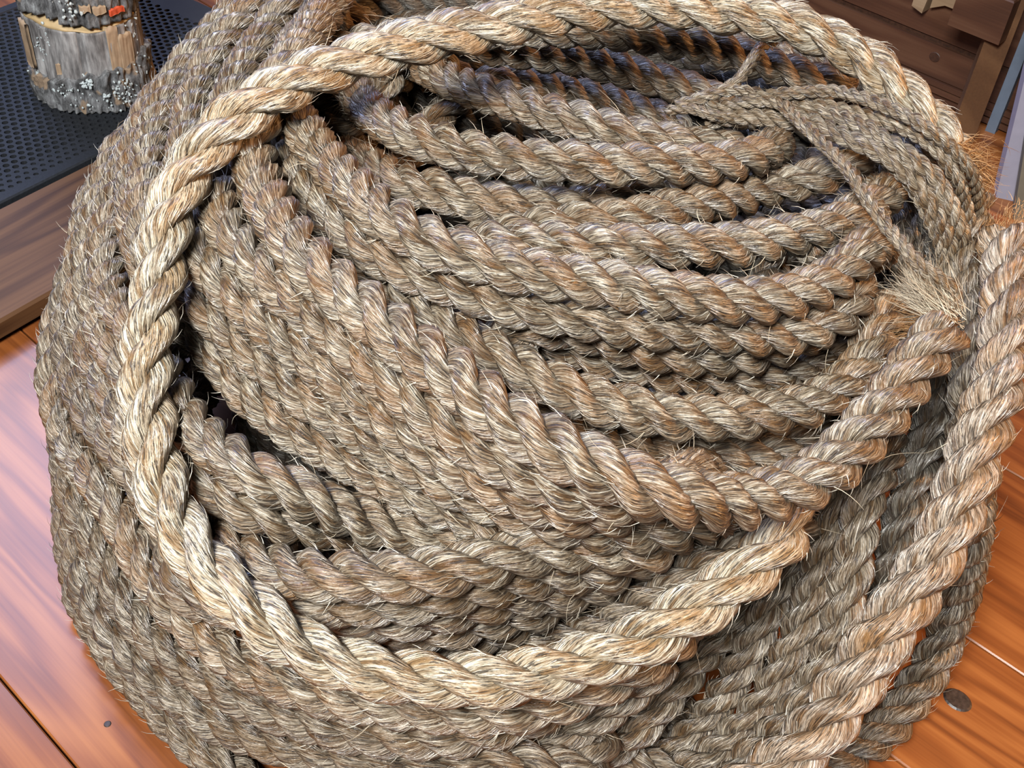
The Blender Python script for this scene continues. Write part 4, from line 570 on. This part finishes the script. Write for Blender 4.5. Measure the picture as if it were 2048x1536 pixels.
TWINES = [
('a',0.0056,2.6,'170 862 385 179 854 392 191 850 398 205 849 401 219 850 403 232 846 407 241 836 410 251 826 413 261 816 414 272 806 415 282 796 415 293 788 412 305 784 406 317 782 398 327 780 389 336 782 378 343 786 366 349 789 354 355 792 341 361 794 329 366 798 316 371 801 303 376 803 290 380 805 276 383 807 262 386 809 248 387 810 234 388 811 220'),
('b',0.006,2.6,'179 860 380 192 858 384 205 855 388 218 851 391 231 845 393 243 838 395 253 829 398 263 820 400 273 811 402 284 802 402 295 793 400 305 785 395 315 780 386 324 779 376 331 781 364 338 781 352 344 779 340 349 779 327 354 782 314 359 785 301 363 788 288 366 790 275 369 792 261 372 793 248 373 795 234 373 796 220'),
('c',0.0072,2.6,'166 873 370 176 866 376 186 859 381 199 855 385 211 849 388 223 842 390 234 834 392 243 824 394 252 814 396 261 803 396 269 792 396 280 783 394 290 776 390 301 770 384 310 764 375 318 759 365 325 758 354 333 759 342 339 762 330 345 766 319 351 771 307 356 775 295 361 778 282 365 780 269 367 779 256 366 775 243 365 770 230'),
('d',0.0078,2.6,'140 865 360 152 861 366 165 857 371 177 852 375 189 845 378 202 839 381 215 834 383 226 826 385 234 815 387 244 805 388 256 797 388 267 789 387 278 780 384 288 772 378 297 765 371 306 760 362 314 756 351 322 755 339 329 756 327 335 758 314 340 759 301 341 752 290 339 744 278 339 743 264 338 743 250'),
('e',0.0054,2.6,'148 866 372 159 861 379 170 855 386 182 851 390 191 842 393 196 829 394 201 816 395 206 803 396 212 790 396 218 778 396 223 765 396 228 752 396 232 738 396 236 725 395 240 712 394 244 699 393 250 686 391 256 674 389 262 661 388 270 651 385 282 646 380 293 645 372 294 634 365'),
('f',0.005,2.6,'107 871 362 116 864 369 128 859 372 139 853 372 152 853 371 164 856 370 176 861 372'),
('g',0.0056,2.6,'112 866 370 125 867 375 137 869 380 149 872 385 160 878 391 166 889 393 172 901 397 177 913 399 183 925 400 192 935 402'),
('h',0.0052,2.6,'124 874 372 137 872 379 151 872 384 164 868 388 176 860 390 187 854 383 185 856 370'),
('i',0.005,2.6,'233 834 378 242 824 379 252 814 380 262 804 380 272 794 378 282 784 374 290 774 369 297 764 362 304 756 353 312 751 342 319 749 330 324 749 317 329 750 304 333 751 290')
]
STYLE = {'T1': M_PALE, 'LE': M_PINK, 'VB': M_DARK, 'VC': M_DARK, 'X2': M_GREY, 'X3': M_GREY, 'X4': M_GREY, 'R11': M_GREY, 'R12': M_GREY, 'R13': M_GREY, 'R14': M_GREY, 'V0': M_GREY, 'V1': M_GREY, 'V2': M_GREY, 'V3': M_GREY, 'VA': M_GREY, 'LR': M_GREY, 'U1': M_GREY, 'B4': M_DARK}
NOTE = {'T1': ('loose_loop', 'pale loose loop draped over the coil'), 'LE': ('rope_end', 'pinkish cut end of the rope hanging down')}
coil = empty('rope_coil', (0.02, 0.855, 0)); tag(coil, 'big heap of coiled three-strand manila rope on the wooden floor', 'rope')
for (nm, R, lay, txt) in ROPES:
    P = parse(txt) - np.array([0.02, 0.855, 0])
    name, lab = NOTE.get(nm, ('rope_turn', None))
    part = empty(name, (0, 0, 0), coil)
    if lab: part['label'] = lab
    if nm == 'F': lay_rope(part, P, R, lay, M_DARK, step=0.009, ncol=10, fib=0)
    else: lay_rope(part, P, R, lay, STYLE.get(nm, M_ROPE))

def hair_mesh(name, P, D, L, curl, rad, tone, mat, parent, seg=4):
    """many thin tapering fibres as one mesh: start P, direction D, length L"""
    m = len(P); V = []; pos = P.copy(); d = D.copy()
    rings = []
    for k in range(seg + 1):
        a = np.cross(d, RNG.normal(size=(m, 3))) if k == 0 else a_keep
        a = a - np.sum(a * d, 1, keepdims=True) * d; a /= np.maximum(np.linalg.norm(a, axis=1, keepdims=True), 1e-9); a_keep = a
        b_ = np.cross(d, a); r_ = (rad * (1 - 0.85 * k / seg))[:, None]
        ring = np.stack([pos + r_ * a, pos + r_ * (-0.5 * a + 0.866 * b_), pos + r_ * (-0.5 * a - 0.866 * b_)], 1)
        rings.append(ring)
        pos = pos + d * (L / seg)[:, None]
        d = d + curl; d /= np.linalg.norm(d, axis=1, keepdims=True)
    V = np.stack(rings, 1)   # m, seg+1, 3, 3
    base = (np.arange(m) * (seg + 1) * 3)[:, None, None]
    k = np.arange(seg)[None, :, None]; j = np.arange(3)[None, None, :]; j2 = (j + 1) % 3
    Q = np.stack([base + k * 3 + j, base + k * 3 + j2, base + (k + 1) * 3 + j2, base + (k + 1) * 3 + j], -1).reshape(-1, 4)
    return mesh_np(name, V.reshape(-1, 3), Q, mat, parent, col=np.repeat(tone, (seg + 1) * 3))

# twine lashing
lash = empty('twine_lashing', (0.3, 0.8, 0)); tag(lash, 'several passes of thin hairy twine knotted around the coil at its right', 'twine')
LO = np.array([0.3, 0.8, 0])
FIB_ROPE = FIB; FIB = []
for (nm, R, lay, txt) in TWINES:
    part = empty('twine_strand', (0, 0, 0), lash)
    lay_rope(part, parse(txt) - LO, R, lay, M_TWINE, step=0.0028, ncol=9, strand_name='yarn', fib=6.0)
FIB_TWINE = FIB

def scatter(F, name, parent, keep, lmin, lmax, r0, r1, lift, label):
    p = np.vstack([f[0] for f in F]); t = np.vstack([f[1] for f in F]); o = np.vstack([f[2] for f in F])
    sel = RNG.random(len(p)) < keep; p, t, o = p[sel], t[sel], o[sel]; m = len(p)
    sgn = np.where(RNG.random(m) < 0.5, 1.0, -1.0)[:, None]
    lf = np.abs(RNG.normal(0, lift, m))[:, None]
    d = t * sgn + o * lf + RNG.normal(0, 0.12, (m, 3)); d /= np.linalg.norm(d, axis=1, keepdims=True)
    L = lmin + (lmax - lmin) * RNG.random(m) ** 2.2
    curl = RNG.normal(0, 0.16, (m, 3)) - o * 0.05
    ob = hair_mesh(name, p - o * 0.0004, d, L, curl, r0 + (r1 - r0) * RNG.random(m) ** 2, np.clip(RNG.normal(0.62, 0.28, m), 0, 1), M_FUZZ, parent)
    tag(ob, label, kind='stuff'); return ob
def lying(F, name, parent, label):
    p = np.vstack([f[0] for f in F]); t = np.vstack([f[1] for f in F]); o = np.vstack([f[2] for f in F]); b = np.concatenate([f[3] for f in F]); m = len(p)
    side = np.cross(t, o); sgn = np.where(RNG.random(m) < 0.5, 1.0, -1.0)[:, None]
    d = t * sgn + side * RNG.normal(0, 0.24, (m, 1)) + o * (0.05 + np.abs(RNG.normal(0, 0.03, (m, 1)))); d /= np.linalg.norm(d, axis=1, keepdims=True)
    L = RNG.uniform(0.005, 0.013, m)
    curl = -o * 0.34 * (L[:, None] / 0.012) + RNG.normal(0, 0.03, (m, 3))
    tone = np.clip(RNG.beta(1.3, 1.0, m) + b, 0, 1)
    tag(hair_mesh(name, p - o * 0.00025, d, L, curl, RNG.uniform(0.00018, 0.00042, m), tone, M_LIE, parent, seg=2), label, kind='stuff')
lying(LYING, 'surface_fibres', coil, 'short fibres lying loosely along the strands')
scatter(FIB_ROPE, 'loose_fibres', coil, 1.0, 0.005, 0.030, 0.00016, 0.00040, 0.42, 'loose pale fibres sticking out of the rope')
scatter(FIB_TWINE, 'loose_fibres', lash, 1.0, 0.003, 0.014, 0.00010, 0.00022, 0.6, 'short hairs on the twine')

def brush(name, parent, org, c, d, width, length, m, mat, spread, label, rad=(0.0002, 0.00045), bend=(0, 0, 0)):
    c = np.array(c) - org; d = np.array(d, float); d /= np.linalg.norm(d)
    dirs = d + RNG.normal(0, spread, (m, 3)); dirs /= np.linalg.norm(dirs, axis=1, keepdims=True)
    pts = c + RNG.normal(0, width, (m, 3)); L = length * RNG.uniform(0.5, 1.1, m)
    o = hair_mesh(name, pts, dirs, L, RNG.normal(0, 0.10, (m, 3)) + np.array(bend), rng_r(rad, m), np.clip(RNG.normal(0.5, 0.3, m), 0, 1), mat, parent, seg=5)
    tag(o, label, kind='stuff'); return o
def rng_r(rad, m): return rad[0] + (rad[1] - rad[0]) * RNG.random(m)
CO = np.array([0.02, 0.855, 0])
brush('frayed_tip', lash, LO, (0.289, 0.632, 0.362), (-0.030, 0.026, 0.012), 0.0050, 0.046, 420, M_FUZZ, 0.22, 'frayed brush end of the twine', bend=(0, 0, 0.03))
brush('frayed_tip', lash, LO, (0.292, 0.634, 0.352), (-0.030, -0.012, -0.016), 0.0050, 0.040, 300, M_FUZZ_O, 0.35, 'brown frayed fibres under the twine end')
brush('frayed_tip', lash, LO, (0.192, 0.932, 0.402), (-0.02, 0.03, 0.02), 0.003, 0.030, 160, M_FUZZ, 0.35, 'frayed end of the twine above the knot')
brush('frayed_tip', coil, CO, (0.334, 0.808, 0.375), (0.030, 0.0, -0.008), 0.0085, 0.020, 700, M_FUZZ_O, 0.40, 'orange-brown frayed rope end', bend=(0, 0, -0.10))
brush('cut_tip', coil, CO, (0.372, 0.758, 0.348), (0.010, 0.02, 0.02), 0.0095, 0.008, 900, M_FUZZ_O, 0.40, 'orange-brown cut face of the rope')
